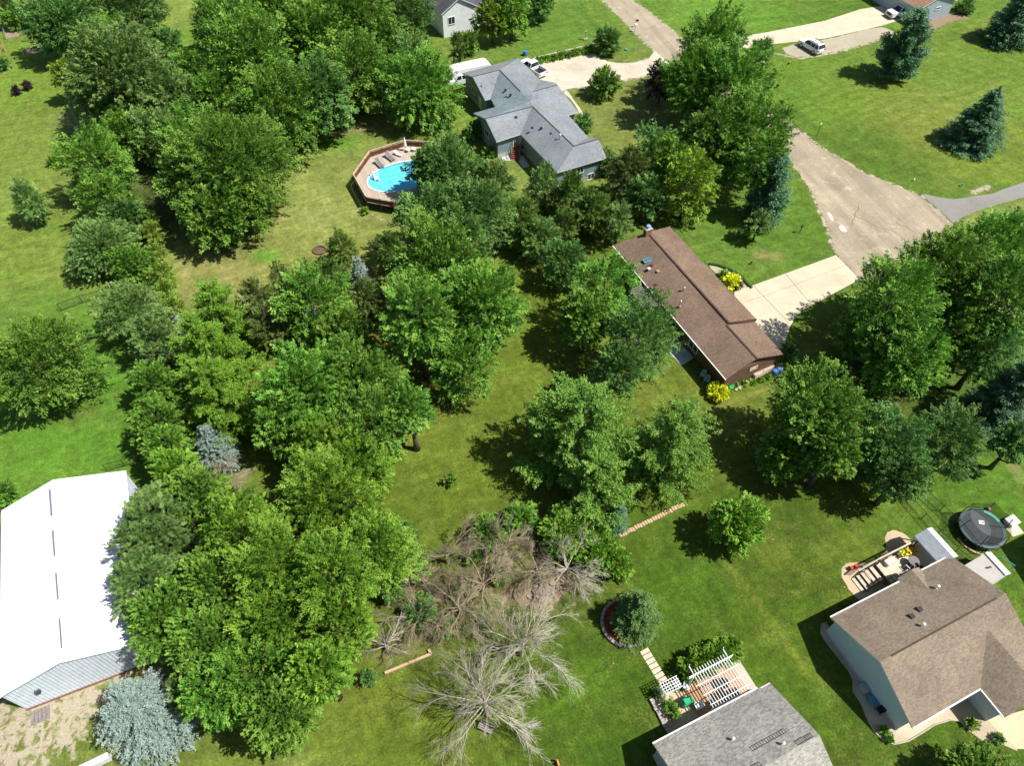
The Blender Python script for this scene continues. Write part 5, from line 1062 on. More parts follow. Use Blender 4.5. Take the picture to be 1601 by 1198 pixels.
for i in range(14): u = 6.3 + i * .14; z = 1.35 + (u - 6.2) * .37; mb.bar(FC.p(u, -2.65, z - .85), FC.p(u, -2.65, z), .04, .04)
obj('baluster', mb, M('baluster_grey', hexc(120, 110, 98, .8)), root)
for i in range(5): mb = MB(); u = 7.9 - i * .42; FC.box(mb, u - .38, u, -2.55, -1.1, Z1 - .22 * (i + 1), Z1 - .22 * (i + 1) + .06); obj('tread', mb, dk, root)
for v in (-2.55, -1.08): mb = MB(); mb.bar(FC.p(8.1, v, 1.0), FC.p(6.0, v, .02), .06, .26); obj('stringer', mb, M('stringer', hexc(120, 96, 76, .8)), root)
for u, v in ((8.3, -2.5), (10.5, -2.5), (12.6, -2.5), (14.0, -2.5), (8.3, -.9)): mb = MB(); FC.box(mb, u - .06, u + .06, v - .06, v + .06, 0, Z1 if v < -2 and u > 13 else 2.1); obj('post', mb, M('stringer', (0, 0, 0)), root)
mb = MB(); mb.bar(FC.p(8.25, -1.05, 2.05), FC.p(8.25, .2, 2.05), .12, .05)
for i in range(9): mb.bar(FC.p(8.25, -1.0 + i * .14, 1.15), FC.p(8.25, -1.0 + i * .14, 2.05), .035, .035)
obj('side_rail', mb, M('pale_rail', (0, 0, 0)), root)
mb = MB(); FC.box(mb, 8.5, 10.2, -.95, .2, Z1 + .005, Z1 + .03); obj('mat', mb, M('mat_greygreen', hexc(150, 158, 146, .8)), root)
root = empty('metal_patio_cover', FC.p(13.4, -1.2), 'silver corrugated metal roof over the end of the raised deck', 'patio cover')
cv = M('corrugated_cover', (.52, .55, .57), .4, .08, metal=.3); V = {'a': FC.p(12.35, -2.95, 2.75), 'b': FC.p(12.4, .3, 2.75), 'r0': FC.p(13.75, -2.95, 3.15), 'r1': FC.p(13.8, .3, 3.15), 'c': FC.p(14.55, -2.95, 2.75), 'd': FC.p(14.6, .3, 2.75)}
roof_mesh('cover_roof', root, V, [(('a', 'b', 'r1', 'r0'), 0), (('r0', 'r1', 'd', 'c'), 1)], [cv, M('cover_bright', (.74, .76, .77), .4, .04), cv], .06)
mb = MB()
for i in range(11): t = (i + .5) / 11; mb.bar(V['a'].lerp(V['r0'], t) + Vector((0, 0, .03)), V['b'].lerp(V['r1'], t) + Vector((0, 0, .03)), .035, .04)
obj('rib', mb, M('cover_rib', (.42, .45, .47), .4, metal=.3), root)
for u, v in ((12.5, -2.8), (14.45, -2.8), (12.5, .1), (14.45, .1)): mb = MB(); FC.box(mb, u - .05, u + .05, v - .05, v + .05, 0, 2.7); obj('post', mb, white, root)
mb = MB(); mb.sheet(ragged(smooth_poly([FC.p(*q) for q in ((5.2, -.3), (4.9, -1.6), (5.2, -3.4), (6.3, -4.1), (7.6, -3.6), (8.6, -3.0), (10.2, -3.2), (11.2, -3.6), (11.6, -4.6), (12.8, -5.0), (13.8, -4.2), (14.0, -2.6), (14.0, .3), (8.0, .6), (6.4, .6))]), .4, .05, 9), .016); struct('gravel_bed', mb, M_gravel('tan_pebbles', hexc(214, 190, 156, .8), hexc(196, 172, 140, .8), 8))
grt = 'deck furniture of the tan roofed house'
deckchair(FC, 11.5, -.6, Z1, 10, 'dark patio chair on the raised deck near the house wall', dark, dark, grt); deckchair(FC, 10.6, -1.0, Z1, 120, 'black framed patio chair in the middle of the raised deck', dark, white, grt); deckchair(FC, 11.4, .0, Z1, 60, 'dark patio chair at the white gutter of the raised deck', dark, white, grt)
round_table(11.2, -1.2, Z1, 'grey round table among the chairs on the raised deck', FC, M('table_grey', hexc(134, 126, 124, .8)), .5, .7)
mb = MB(); FC.box(mb, 8.9, 9.9, -2.45, -1.85, Z1, Z1 + .45); tag(obj('deck_box', mb, M('deck_box', hexc(226, 220, 206, .8)), bevel=.03), 'white storage box at the top of the deck stairs', 'box')
def flowers(fr, u, v, z, cols, label, r=.25, n=26, seed=1, h=.45):
    root = empty('flower_pot', fr.p(u, v, z), label, 'flower pot', 'potted flowers'); mb = MB(); mb.lathe(fr.p(u, v, z), [(r * .6, 0), (r * .85, h * .6), (r * .9, h * .62)], 12); obj('pot', mb, M('pot_' + str(seed % 3), (.05, .05, .06) if seed % 2 else (.35, .16, .09), .6), root)
    rn = random.Random(seed)
    for ci, c in enumerate(cols):
        mb = MB()
        for k in range(n // len(cols)):
            a, q = rn.uniform(0, 6.3), r * 1.4 * math.sqrt(rn.random()); p = fr.p(u, v, z + h * rn.uniform(.7, 1.25)) + Vector((math.cos(a) * q, math.sin(a) * q, 0)); s = rn.uniform(.06, .12)
            nn = Vector((rn.uniform(-.5, .5), rn.uniform(-.5, .5), 1)).normalized(); x = nn.orthogonal().normalized() * s; y = nn.cross(x); mb.add([p - x, p - y, p + x, p + y], [(0, 1, 2, 3)])
        obj('blossom' if ci else 'leaves', mb, M('petal_%d_%d_%d' % tuple(int(q * 99) for q in c), c, .7), root)
gr_, or_, ye_, re_, pk_ = (.06, .2, .02), (.55, .18, .02), (.7, .6, .03), (.5, .03, .03), (.6, .2, .35)
flowers(FC, 10.9, -2.25, Z1, (gr_, gr_, ye_), 'bright green potted plant at the deck railing', .3, 50, 2); flowers(FC, 11.5, -2.25, Z1, (gr_, or_, ye_), 'orange flower pot at the deck railing', .28, 50, 3); flowers(FC, 12.2, -2.2, Z1, (ye_, gr_, ye_, re_), 'yellow flower pot at the end of the deck railing', .34, 70, 4)
flowers(FC, 9.1, -.4, Z1 + .3, (gr_, (.2, .3, .04)), 'green potted plant beside the deck door', .22, 40, 6); flowers(FC, 12.0, .0, Z1, (gr_, or_), 'small orange potted plant near the deck wall', .2, 30, 5)
mb = MB(); mb.box(FC.p(6.6, -3.3, .35), (.7, .3, .25), R(10)); mb.cyl(FC.p(6.8, -3.25, .4), .18, .3, 12); tag(obj('garden_machine', mb, M('red_paint', (.5, .04, .03), .5), bevel=.02), 'red garden machine on the gravel beside the deck stairs', 'machine')

# rock bed along the left wall and front walk of the tan roofed house
rocks = M_gravel('grey_rocks', hexc(176, 166, 148, .8), hexc(150, 142, 128, .8), 8)
bed = [G(*q) for q in ((1292, 975), (1284, 977), (1283, 990), (1290, 1003), (1308, 1025), (1327, 1050), (1334, 1065), (1334, 1082), (1345, 1098), (1356, 1125), (1366, 1144), (1380, 1158), (1398, 1165), (1420, 1160), (1440, 1148), (1462, 1134), (1486, 1127), (1500, 1128), (1516, 1145), (1535, 1158), (1560, 1163), (1590, 1175), (1590, 1130), (1500, 1080), (1420, 1120))]
bm_ = MB(); bm_.sheet(ragged(bed, .5, .04, 5), .018); struct('rock_bed', bm_, M_gravel('bed_pebbles', hexc(218, 202, 172, .8), hexc(192, 176, 148, .8), 8))
walk = MB(); walk.sheet(GP([(1530, 1118), (1545, 1128), (1560, 1145), (1590, 1172), (1640, 1172), (1640, 1100), (1570, 1120)]), .03); struct('front_walk', walk, M_conc('warm_concrete', hexc(222, 196, 160, .82)))
eb = MB(); g = bed[:17]
for a, b in zip(g[:-1], g[1:]): eb.bar(a + Vector((0, 0, .05)), b + Vector((0, 0, .05)), .1, .12)
tag(obj('bed_edging', eb, M('edging', hexc(196, 180, 160, .8))), 'curved pale edging round the rock bed of the tan roofed house', 'edging')
plant('shrub', 1391, 1157, 5, .7, 'small round green shrub in the rock bed at the lower house corner'); plant('shrub', 1382, 1143, 6, .7, 'green perennial clump beside the lower house corner'); plant('lshrub', 1519, 1132, 8, .9, 'bright green shrub in the front bed of the tan roofed house'); plant('dshrub', 1561, 1156, 8, .8, 'flower bush left of the front walk')
mb = MB(); a = G(1350, 1078, 0); mb.box(a + Vector((0, 0, .35)), (.8, .8, .7), R(24.6)); mb.cyl(a + Vector((0, 0, .7)), .32, .04, 16); tag(obj('air_conditioner', mb, M('ac_grey', (0, 0, 0))), 'square air conditioner in the rock bed at the beige wall', 'air conditioner')
mb = MB(); a = G(1363, 1098, 0); mb.lathe(a, [(.3, 0), (.5, .45), (.52, .5), (.44, .5)], 16); tag(obj('wash_tub', mb, M('tub_blue', (.1, .22, .3), .4)), 'round dark blue tub in the rock bed beside the air conditioner', 'tub')
deckchair(FC, .0, 7.6, 0, 200, 'dark garden chair in the rock bed shade', dark, dark, grt)
mb = MB(); a = G(1392, 1150, .0)
for i in range(5): mb.bar(a + FC.e1 * (i * .16 - .3) + Vector((0, 0, .0)), a + FC.e1 * (i * .16 - .3) + Vector((0, 0, .5)), .05, .03)
mb.bar(a + FC.e1 * -.4 + Vector((0, 0, .35)), a + FC.e1 * .45 + Vector((0, 0, .35)), .04, .05); tag(obj('picket_edging', mb, white), 'short white picket piece in the lower rock bed', 'fence')

# ================================================================== TRAMPOLINE
tc = G(1536, 826, .9); tr_ = 2.15; root = empty('trampoline', (tc.x, tc.y, 0), 'big round trampoline with black safety net right of the deck', 'trampoline'); n = 40
mb = MB(); mb.add([tc + Vector((math.cos(2 * math.pi * i / n) * tr_ * .86, math.sin(2 * math.pi * i / n) * tr_ * .86, 0)) for i in range(n)], [tuple(range(n))]); obj('jump_mat', mb, M('jump_mat', hexc(86, 92, 92, .8), .7), root)
mb = MB(); vs = []
for i in range(n): a = 2 * math.pi * i / n; vs += [tc + Vector((math.cos(a) * tr_ * .85, math.sin(a) * tr_ * .85, .03)), tc + Vector((math.cos(a) * tr_, math.sin(a) * tr_, .02)), tc + Vector((math.cos(a) * tr_, math.sin(a) * tr_, -.12))]
mb.add(vs, [q for i in range(n) for j in [(i + 1) % n] for q in ((3 * i, 3 * j, 3 * j + 1, 3 * i + 1), (3 * i + 1, 3 * j + 1, 3 * j + 2, 3 * i + 2))]); obj('safety_pad', mb, M('pad_grey', hexc(96, 112, 116, .8), .6, .25, 1.2), root)
mb = MB(); nseg = 9
for i in range(nseg): a = 2 * math.pi * i / 72 + .35; mb.add([tc + Vector((math.cos(x) * tr_ * r_, math.sin(x) * tr_ * r_, .05)) for x in (a, a + .0873) for r_ in (.86, 1.0)], [(0, 1, 3, 2)])
obj('mint_pad', mb, M('mint_pad', hexc(120, 214, 184, .8), .6), root)
net, nt, b = new_mat('safety_net'); b.inputs['Base Color'].default_value = (.01, .01, .012, 1); tp = N(nt, 'ShaderNodeBsdfTransparent'); mx = N(nt, 'ShaderNodeMixShader'); mx.inputs[0].default_value = .42
nt.links.new(tp.outputs[0], mx.inputs[1]); nt.links.new(b.outputs[0], mx.inputs[2]); nt.links.new(mx.outputs[0], nt.nodes['Material Output'].inputs[0])
mb = MB(); vs = []
for i in range(n): a = 2 * math.pi * i / n; k = .88 + .04 * math.cos(6 * a); vs += [tc + Vector((math.cos(a) * tr_ * .9, math.sin(a) * tr_ * .9, .04)), tc + Vector((math.cos(a) * tr_ * k, math.sin(a) * tr_ * k, 1.75 + .12 * math.cos(6 * a)))]
mb.add(vs, [(2 * i, 2 * ((i + 1) % n), 2 * ((i + 1) % n) + 1, 2 * i + 1) for i in range(n)]); obj('safety_net', mb, net, root, recalc=False)
for i in range(6):
    a = 2 * math.pi * i / 6; e = Vector((math.cos(a), math.sin(a), 0)); b0 = Vector((tc.x, tc.y, 0)); mb = MB(); mb.tube([b0 + e * tr_ * 1.02, b0 + e * tr_ * 1.03 + Vector((0, 0, 1.2)), b0 + e * tr_ * .93 + Vector((0, 0, 2.75))], .035, 8); obj('net_pole', mb, M('pole_foam', (.03, .035, .05), .6), root)
for i in range(6):
    a = 2 * math.pi * (i + .5) / 6; e = Vector((math.cos(a), math.sin(a), 0)); b0 = Vector((tc.x, tc.y, 0)); mb = MB(); mb.bar(b0 + e * tr_ * .95, b0 + e * tr_ * .97 + Vector((0, 0, .8)), .05, .05); obj('leg', mb, steel, root)
mb = MB(); mb.add([tc + Vector((-.15, .45, .02)), tc + Vector((.35, .35, .02)), tc + Vector((.45, .75, .02)), tc + Vector((-.05, .85, .02))], [(0, 1, 2, 3)]); obj('printed_square', mb, M('print_white', (.8, .8, .8), .6), root)
mb = MB(); mb.add([tc + Vector((.18, .5, .026)), tc + Vector((.32, .48, .026)), tc + Vector((.36, .68, .026)), tc + Vector((.2, .7, .026))], [(0, 1, 2, 3)]); obj('printed_mark', mb, M('print_red', (.4, .03, .03), .6), root)
mb = MB(); b0 = Vector((tc.x, tc.y, 0))
for i in range(9): a = R(200 + i * 9.5); mb.box(b0 + Vector((math.cos(a) * 2.35, math.sin(a) * 2.5, .08)), (.36, .2, .16), a + 1.57)
tag(obj('brick_border', mb, M('tan_brick', hexc(206, 176, 140, .8), .9, .15)), 'curved row of tan bricks below the trampoline', 'edging')
for x, y, c, l in ((1544, 797, (.75, .25, .5), 'pink ball behind the trampoline'), (1511, 805, (.75, .75, .72), 'white ball at the trampoline rim'), (1545.5, 857.5, (.7, .55, .35), 'tan ball on the grass below the trampoline')):
    mb = MB(); r_ = .2; q = G(x, y, 0); mb.lathe(q, [(r_ * math.sin(t), r_ - r_ * math.cos(t)) for t in np.linspace(.05, 3.09, 9)], 12); tag(obj('ball', mb, M('ball_%d' % x, c, .5), smooth=True), l, 'ball')
mb = MB(); mb.sheet([FC.p(*q) for q in ((0, 0),) * 0] or GP([(1568, 822), (1578, 808), (1588, 818), (1601, 834), (1584, 840)]), .03); struct('small_patio', mb, M_conc('warm_concrete2', hexc(226, 206, 180, .82)))
mb = MB(); q = G(1579, 818, 0); mb.box(q + Vector((0, 0, .25)), (1.1, .9, .5), FC.a); mb.box(q + Vector((0, 0, .53)), (1.2, 1.0, .06), FC.a); tag(obj('sand_box', mb, white, bevel=.03), 'white lidded box beside the trampoline', 'box')
deckchair(FC, 22.0, -.8, 0, 190, 'black patio chair at the right edge beside the white lidded box', dark, dark, grt)
mb = MB(); mb.bar(G(1566, 871, .9), G(1587, 885, .9), .06, .06)
for t in (0, 1): q = G(1566, 871, .9).lerp(G(1587, 885, .9), t); mb.bar(Vector((q.x, q.y, 0)), q, .05, .05)
tag(obj('teal_bar', mb, M('teal_plastic', (0, 0, 0))), 'long teal bar on legs behind the small garden shed', 'bar')

# ================================================================== PERGOLA, ARBOUR, GRILL
root = empty('pergola', FD.p(7.8, -1.5), 'white pergola over the wooden deck at the mottled grey house', 'pergola'); PZ = 2.45
brd = M_boards('pergola_deck', hexc(206, 160, 120, .8), .15, FD.a, .1, .7)
mb = MB(); FD.box(mb, 5.45, 10.2, -3.2, .35, .02, .22); tag(obj('wooden_deck', mb, brd), 'low orange brown wooden deck under the white pergola', 'deck')
mb = MB()
for i in range(14): u = 6.0 + i * .262; mb.bar(FD.p(u, -3.55, PZ + .14), FD.p(u, -.1, PZ + .14), .045, .12)
obj('rafter', mb, white, root); mb = MB()
for v in (-3.15, -2.3, -1.45, -.6): mb.bar(FD.p(5.5 + (v + 3.15) * .15, v, PZ + .24), FD.p(9.9, v, PZ + .24), .06, .06)
obj('batten', mb, white, root); mb = MB()
for v in (-3.1, -.25): mb.bar(FD.p(5.5, v, PZ), FD.p(9.8, v, PZ), .06, .18)
obj('beam', mb, white, root)
for u, v in ((5.9, -3.05), (9.4, -3.05), (5.9, -.25), (9.4, -.25)): mb = MB(); FD.box(mb, u - .07, u + .07, v - .07, v + .07, .2, PZ + .1); obj('post', mb, white, root)
for u in (6.0, 9.4): mb = MB(); mb.bar(FD.p(u, -3.9, PZ + .16), FD.p(u, -3.4, PZ + .16), .07, .16); mb.bar(FD.p(u, -3.9, PZ + .2), FD.p(u, -3.95, PZ + .55), .06, .06); obj('finial', mb, white, root)
root = empty('garden_arbour', FD.p(3.95, -3.3), 'white lattice arbour at the end of the stepping stones', 'arbour')
mb = MB()
for i in range(7): u = 3.2 + i * .25; mb.bar(FD.p(u, -3.8, 2.15), FD.p(u, -2.85, 2.15), .045, .05)
for i in range(5): v = -3.78 + i * .23; mb.bar(FD.p(3.12, v, 2.19), FD.p(4.8, v, 2.19), .045, .05)
obj('lattice_top', mb, white, root)
for s in (3.15, 4.75):
    mb = MB()
    for i in range(5): z = .3 + i * .4; mb.bar(FD.p(s, -3.75, z), FD.p(s, -2.9, z), .03, .04)
    for v in (-3.75, -3.46, -3.18, -2.9): mb.bar(FD.p(s, v, 0), FD.p(s, v, 2.15), .04, .04)
    obj('side_lattice', mb, white, root)
plant('lshrub', 1093, 1038, 20, 2.4, 'left part of the hedge behind the pergola', group='hedge behind the pergola'); plant('lshrub', 1111, 1030, 20, 2.4, 'middle part of the hedge behind the pergola', group='hedge behind the pergola'); plant('lshrub', 1129, 1022, 20, 2.4, 'hedge part right of the middle behind the pergola', group='hedge behind the pergola'); plant('lshrub', 1144, 1015, 16, 2.3, 'right end of the hedge behind the pergola', group='hedge behind the pergola'); plant('lshrub', 1076, 1048, 16, 2.2, 'left end of the hedge behind the pergola', group='hedge behind the pergola')
plant('shrub', 1045, 1103, 9, 1.5, 'green shrub against the low stone wall by the arbour'); plant('shrub', 1054, 1116, 9, 1.4, 'lower green shrub on the patio edge'); plant('dshrub', 1032, 1085, 7, 1.3, 'dark climber at the left foot of the arbour')
struct('grey_house_patio', MB().sheet([FD.p(*q) for q in ((2.7, -3.3), (4.5, -3.3), (5.0, -2.9), (5.6, -2.9), (5.6, .3), (2.5, .3))], .018), M_conc('patio_conc', hexc(214, 190, 158, .82)))
struct('patio_side_slab', MB().sheet([FD.p(*q) for q in ((10.25, -3.3), (11.2, -3.3), (11.2, .35), (10.25, .35))], .022), M_conc('patio_conc2', hexc(196, 188, 172, .82)))
mb = MB(); rn = random.Random(5)
for i in range(16): v = -3.4 + i * .25; FD.box(mb, 2.25 + rn.uniform(-.03, .03), 2.6, v, v + .22, 0, .28 + rn.uniform(-.02, .04))
tag(obj('low_stone_wall', mb, M('wall_stone', hexc(186, 180, 170, .8), .9, .25, 5)), 'low grey stone wall along the left patio edge', 'wall')
root = empty('barbecue_grill', FD.p(4.95, -1.9), 'grill under a bright green cover on the patio', 'grill'); gc = FD.p(4.95, -1.9)
mb = MB(); mb.box(gc + Vector((0, 0, .55)), (.95, .6, .75), FD.a); mb.box(gc + Vector((0, 0, .98)), (.8, .5, .2), FD.a); obj('cover', mb, M('green_cover', (.02, .36, .16), .5), root, bevel=.05)
for s in (-.35, .35): mb = MB(); mb.cyl(gc + FD.e1 * s, .08, .16, 10); obj('wheel', mb, dark, root)
deckchair(FD, 5.6, -1.2, .2, 200, 'white patio chair beside the green covered grill', white, white, 'white chairs at the pergola'); deckchair(FD, 5.6, -2.9, .2, 330, 'white patio chair at the left end of the pergola deck', white, white, 'white chairs at the pergola')
mb = MB(); q0, q1 = FD.p(5.4, .1, .3), FD.p(5.9, -.1, 1.9)
for s in (-.22, .22): mb.bar(q0 + FD.e1 * s, q1 + FD.e1 * s, .05, .05)
for i in range(6): c = q0.lerp(q1, (i + .5) / 6); mb.bar(c - FD.e1 * .22, c + FD.e1 * .22, .04, .04)
tag(obj('step_ladder', mb, white), 'white ladder leaning at the eave of the mottled grey roof', 'ladder')
deckchair(FD, 8.0, -1.2, .22, 40, 'dark patio chair left of its twin under the pergola', dark, dark, 'dark chairs under the pergola'); deckchair(FD, 9.0, -.9, .22, 120, 'dark patio chair right of its twin under the pergola', dark, dark, 'dark chairs under the pergola'); round_table(8.5, -1.8, .22, 'dark round table between the two dark chairs under the pergola', FD, dark, .45, .7)
# stepping stones
a, b = G(1006, 1016), G(1038, 1068); stone = M('pale_stone', hexc(222, 206, 176, .8), .9, .15, 4)
for i in range(7):
    t = (i + .5) / 7; c = a.lerp(b, t); d = (b - a).normalized(); nn = Vector((-d.y, d.x, 0)); l = (b - a).length / 7 * .43; k = .42
    mb = MB(); mb.prism([c - d * l - nn * k, c - d * l + nn * k, c + d * l + nn * k, c + d * l - nn * k], 0, .05)
    tag(obj('stepping_stone', mb, stone, bevel=.015), ('stepping stone nearest the island bed' if i == 0 else 'stepping stone nearest the arbour' if i == 6 else 'stepping stone number %s from the island bed' % ['', 'two', 'three', 'four', 'five', 'six'][i]), 'stepping stone', 'stepping stones to the arbour')
# island bed
ic = G(978, 975); mb = MB(); nst = 34; ir = 2.15
for i in range(nst): a = 2 * math.pi * i / nst; rr = random.Random(i); mb.box(ic + Vector((math.cos(a) * ir, math.sin(a) * ir, .16)), (.36, .24 + rr.uniform(0, .05), .32 + rr.uniform(-.03, .03)), a + 1.57)
root = empty('island_bed', ic, 'round flower bed ringed with grey stone blocks under the green spruce', 'flower bed'); obj('stone_ring', mb, M('ring_stone', hexc(158, 152, 146, .8), .9, .3, 4), root, bevel=.02)
mb = MB(); mb.cyl(ic, ir * .95, .2, 32); obj('mulch', mb, M('red_mulch', hexc(132, 66, 44, .8), 1, .5, 5, bumpy=.8), root)
# stone edging row
a, b = G(968, 839), G(1069, 789); mb = MB(); k = 26; rn = random.Random(9)
for i in range(k): c = a.lerp(b, (i + .5) / k) + Vector((0, rn.uniform(-.05, .05), 0)); mb.box(c + Vector((0, 0, .1)), ((b - a).length / k * .86, .42, .2), math.atan2((b - a).y, (b - a).x) + rn.uniform(-.1, .1))
tag(obj('stone_edging', mb, M('tan_block', hexc(206, 178, 140, .8), .9, .15, 4), bevel=.02), 'straight row of tan stone blocks on the lawn below the pines', 'edging')
mb = MB(); a, b = G(602, 1054), G(674, 1024); mb.bar(a + Vector((0, 0, .12)), b + Vector((0, 0, .12)), .22, .24); mb.bar(b + Vector((0, 0, .12)), G(670, 1016, .12), .22, .24); tag(obj('timber_edging', mb, M('pink_timber', hexc(206, 170, 140, .8))), 'pale timber border at the lower side of the brush pile', 'edging')
mb = MB(); rn = random.Random(4); mb.lathe(G(845, 925), [(1.0, -.05), (.8, .04), (.5, .06), (.02, .07)], 14)
for i in range(46):
    q = G(rn.gauss(845, 9), rn.gauss(925, 7)); s = rn.uniform(.15, .4); mb.box(q + Vector((0, 0, s * .3)), (s * 1.3, s, s * .7), rn.uniform(0, 3))
tag(obj('rubble_heap', mb, M('rubble', hexc(168, 150, 134, .7), .9, .2, 3), bevel=.03), 'heap of pale broken stones under the dead branches', 'rubble')
# bench of pallet wood under the dead tree
bc = G(760, 1140); root = empty('wooden_bench', bc, 'weathered wooden bench beneath the pale leafless dead tree', 'bench', rz=R(-22)); mb = MB()
for i in range(4): mb.box((0, -.24 + i * .16, .45), (1.3, .13, .04))
obj('seat', mb, wood_grey, root, world=False); mb = MB()
for i in range(3): mb.box((0, .34, .62 + i * .15), (1.3, .04, .11))
obj('backrest', mb, wood_grey, root, world=False)
for x in (-.55, .55):
    for y in (-.22, .26): mb = MB(); mb.box((x, y, .225), (.08, .08, .45)); obj('leg', mb, wood_grey, root, world=False)
mb = MB(); q = G(872, 1196); mb.box(q + Vector((0, 0, .35)), (.14, .5, .7), .3); tag(obj('garden_post', mb, M('orange_wood', hexc(200, 140, 70, .8))), 'short orange wooden board upright at the bottom edge', 'board')
# ================================================================== BROWN HOUSE BITS
mb = MB(); a, b = G(1177, 592), G(1207, 576); d = (b - a).normalized(); nn = Vector((-d.y, d.x, 0)); rn = random.Random(8)
for row in range(4):
    for i in range(16): c = a.lerp(b, (i + .5) / 16); mb.tube([c - nn * .25 + Vector((0, 0, .1 + row * .17)), c + nn * .25 + Vector((0, 0, .1 + row * .17))], .075 + rn.uniform(-.015, .015), 6)
tag(obj('firewood_stack', mb, M('firewood', hexc(236, 212, 194, .85), .9, .45, 7)), 'stack of cut firewood along the brown gable wall', 'firewood')
for i, (x, y, c, l) in enumerate(((1210, 587, (.06, .16, .55), 'blue barrel at the right end of the firewood'), (1217, 583, (.2, .3, .5), 'pale blue bin beside the blue barrel'))): mb = MB(); mb.lathe(G(x, y), [(.3, 0), (.34, .3), (.34, .6), (.3, .88), (.2, .9)], 14); tag(obj('barrel', mb, M('barrel_%d' % i, c, .4)), l, 'barrel')
mb = MB(); rn = random.Random(2)
for i in range(40): t = rn.random(); q = G(1151 + 22 * t, 608 - 10 * t); s = rn.uniform(.1, .26); mb.box(q + Vector((rn.uniform(-.2, .2), rn.uniform(-.25, .25), s * .3)), (s * 1.3, s, s * .7), rn.uniform(0, 3))
tag(obj('bed_stones', mb, M('bed_stone', hexc(206, 196, 180, .8), .9, .2, 4)), 'pale stones along the foot of the brown gable wall', 'stones')
for i, (x, y) in enumerate(((1150, 602), (1163, 600), (1178, 598), (1190, 594), (1202, 590))): plant('lshrub', x, y, 4, .45, 'low green perennial at the brown gable wall, number %s from the yellow shrub' % ['one', 'two', 'three', 'four', 'five'][i], group='perennials at the brown gable wall')
mb = MB(); mb.lathe(G(1143, 608), [(.2, 0), (.28, .3), (.29, .34), (.22, .34)], 12); tag(obj('flower_pot', mb, M('green_pot', (.02, .35, .12), .5)), 'bright green pot beside the yellow shrub', 'pot')
bd = MB(); bedp = smooth_poly(GP([(1106, 415), (1120, 417), (1140, 424), (1156, 434), (1166, 447), (1172, 452), (1148, 458), (1125, 432)]), 1); bd.sheet(bedp, .016); struct('garden_bed', bd, M_gravel('tan_bed', hexc(196, 182, 156, .8), hexc(180, 164, 138, .8), 8))
eb = MB(); cp_ = GP([(1108, 413), (1122, 415), (1141, 422), (1158, 432), (1168, 444), (1175, 451)])
for a, b in zip(cp_[:-1], cp_[1:]): eb.bar(a + Vector((0, 0, .1)), b + Vector((0, 0, .1)), .3, .2)
tag(obj('low_hedge', eb, M('hedge_edge', (.03, .07, .02), 1, .4, 6, bumpy=.9)), 'thin dark clipped border round the bed beside the drive', 'border')
for i, (x, y) in enumerate(((1098, 590), (1104, 598))): deckchair(Frame(G(x, y)), 0, 0, 0, 240, 'pale chair in the shade behind the brown house, %s of two' % ('left' if i == 0 else 'right'), M('pale_teal', (.3, .42, .4)), white, 'chairs behind the brown house')

# ================================================================== LAWN THINGS
def wire_fence(pts, label, h=1.2, step=2.6, m=dark):
    g = GP(pts); root = empty('wire_fence', g[0], label, 'fence', 'black wire fences'); w_ = MB(); ps = []
    for a, b in zip(g[:-1], g[1:]):
        k = max(1, round((b - a).length / step)); ps += [a.lerp(b, i / k) for i in range(k)]
        for z in (h, .12): w_.bar(a + Vector((0, 0, z)), b + Vector((0, 0, z)), .045, .045)
        for i in range(1, 5): z = .12 + (h - .12) * i / 5; w_.bar(a + Vector((0, 0, z)), b + Vector((0, 0, z)), .012, .012)
    for p in ps + [g[-1]]: mb = MB(); mb.tube([p, p + Vector((0, 0, h + .05))], .035, 6); obj('post', mb, m, root)
    obj('wire', w_, m, root)
wire_fence([(96, 486), (130, 474), (166, 463), (195, 455)], 'black wire fence right of the big round tree'); wire_fence([(168, 737), (196, 729), (228, 718)], 'black wire fence behind the far end of the barn')
wire_fence([(1415, 783), (1440, 812), (1462, 838), (1490, 866), (1512, 884)], 'black wire fence between the deck and the trampoline')
wire_fence([(1440, 775), (1468, 800), (1492, 822), (1530, 868)], 'black wire fence left of the trampoline running to the shed')
root = empty('blue_playhouse', G(322, 52), 'blue tall play slide beside the top grove', 'slide'); bp = M('blue_plastic', (.12, .25, .42), .4); c = G(322, 52)
mb = MB(); mb.hexa([c + Vector(q) for q in ((-.6, -.5, 0), (.5, -.5, 0), (.5, .6, 0), (-.6, .6, 0), (-.9, -.5, 2.4), (.3, -.5, 2.4), (.3, .6, 2.4), (-.9, .6, 2.4))]); obj('body', mb, bp, root, bevel=.05)
mb = MB(); mb.hexa([c + Vector(q) for q in ((-1.05, -.65, 2.4), (.45, -.65, 2.4), (.45, .75, 2.4), (-1.05, .75, 2.4), (-.4, -.65, 3.1), (-.2, -.65, 3.1), (-.2, .75, 3.1), (-.4, .75, 3.1))]); obj('roof', mb, M('blue_roof', (.2, .36, .55), .4), root)
fc = G(55, 77); mb = MB(); vs = []; n = 28
for i in range(n): a = 2 * math.pi * i / n; vs += [fc + Vector((math.cos(a) * .75, math.sin(a) * .75, .05)), fc + Vector((math.cos(a) * 1.5, math.sin(a) * 1.5, .02)), fc + Vector((math.cos(a) * 1.5, math.sin(a) * 1.5, 0))]
mb.add(vs, [q for i in range(n) for j in [(i + 1) % n] for q in ((3 * i, 3 * j, 3 * j + 1, 3 * i + 1), (3 * i + 1, 3 * j + 1, 3 * j + 2, 3 * i + 2))]); root = empty('fire_ring', fc, 'fire pit with a sand circle on the top left lawn', 'fire pit'); obj('sand_ring', mb, M('sand', hexc(226, 196, 156, .8)), root)
mb = MB()
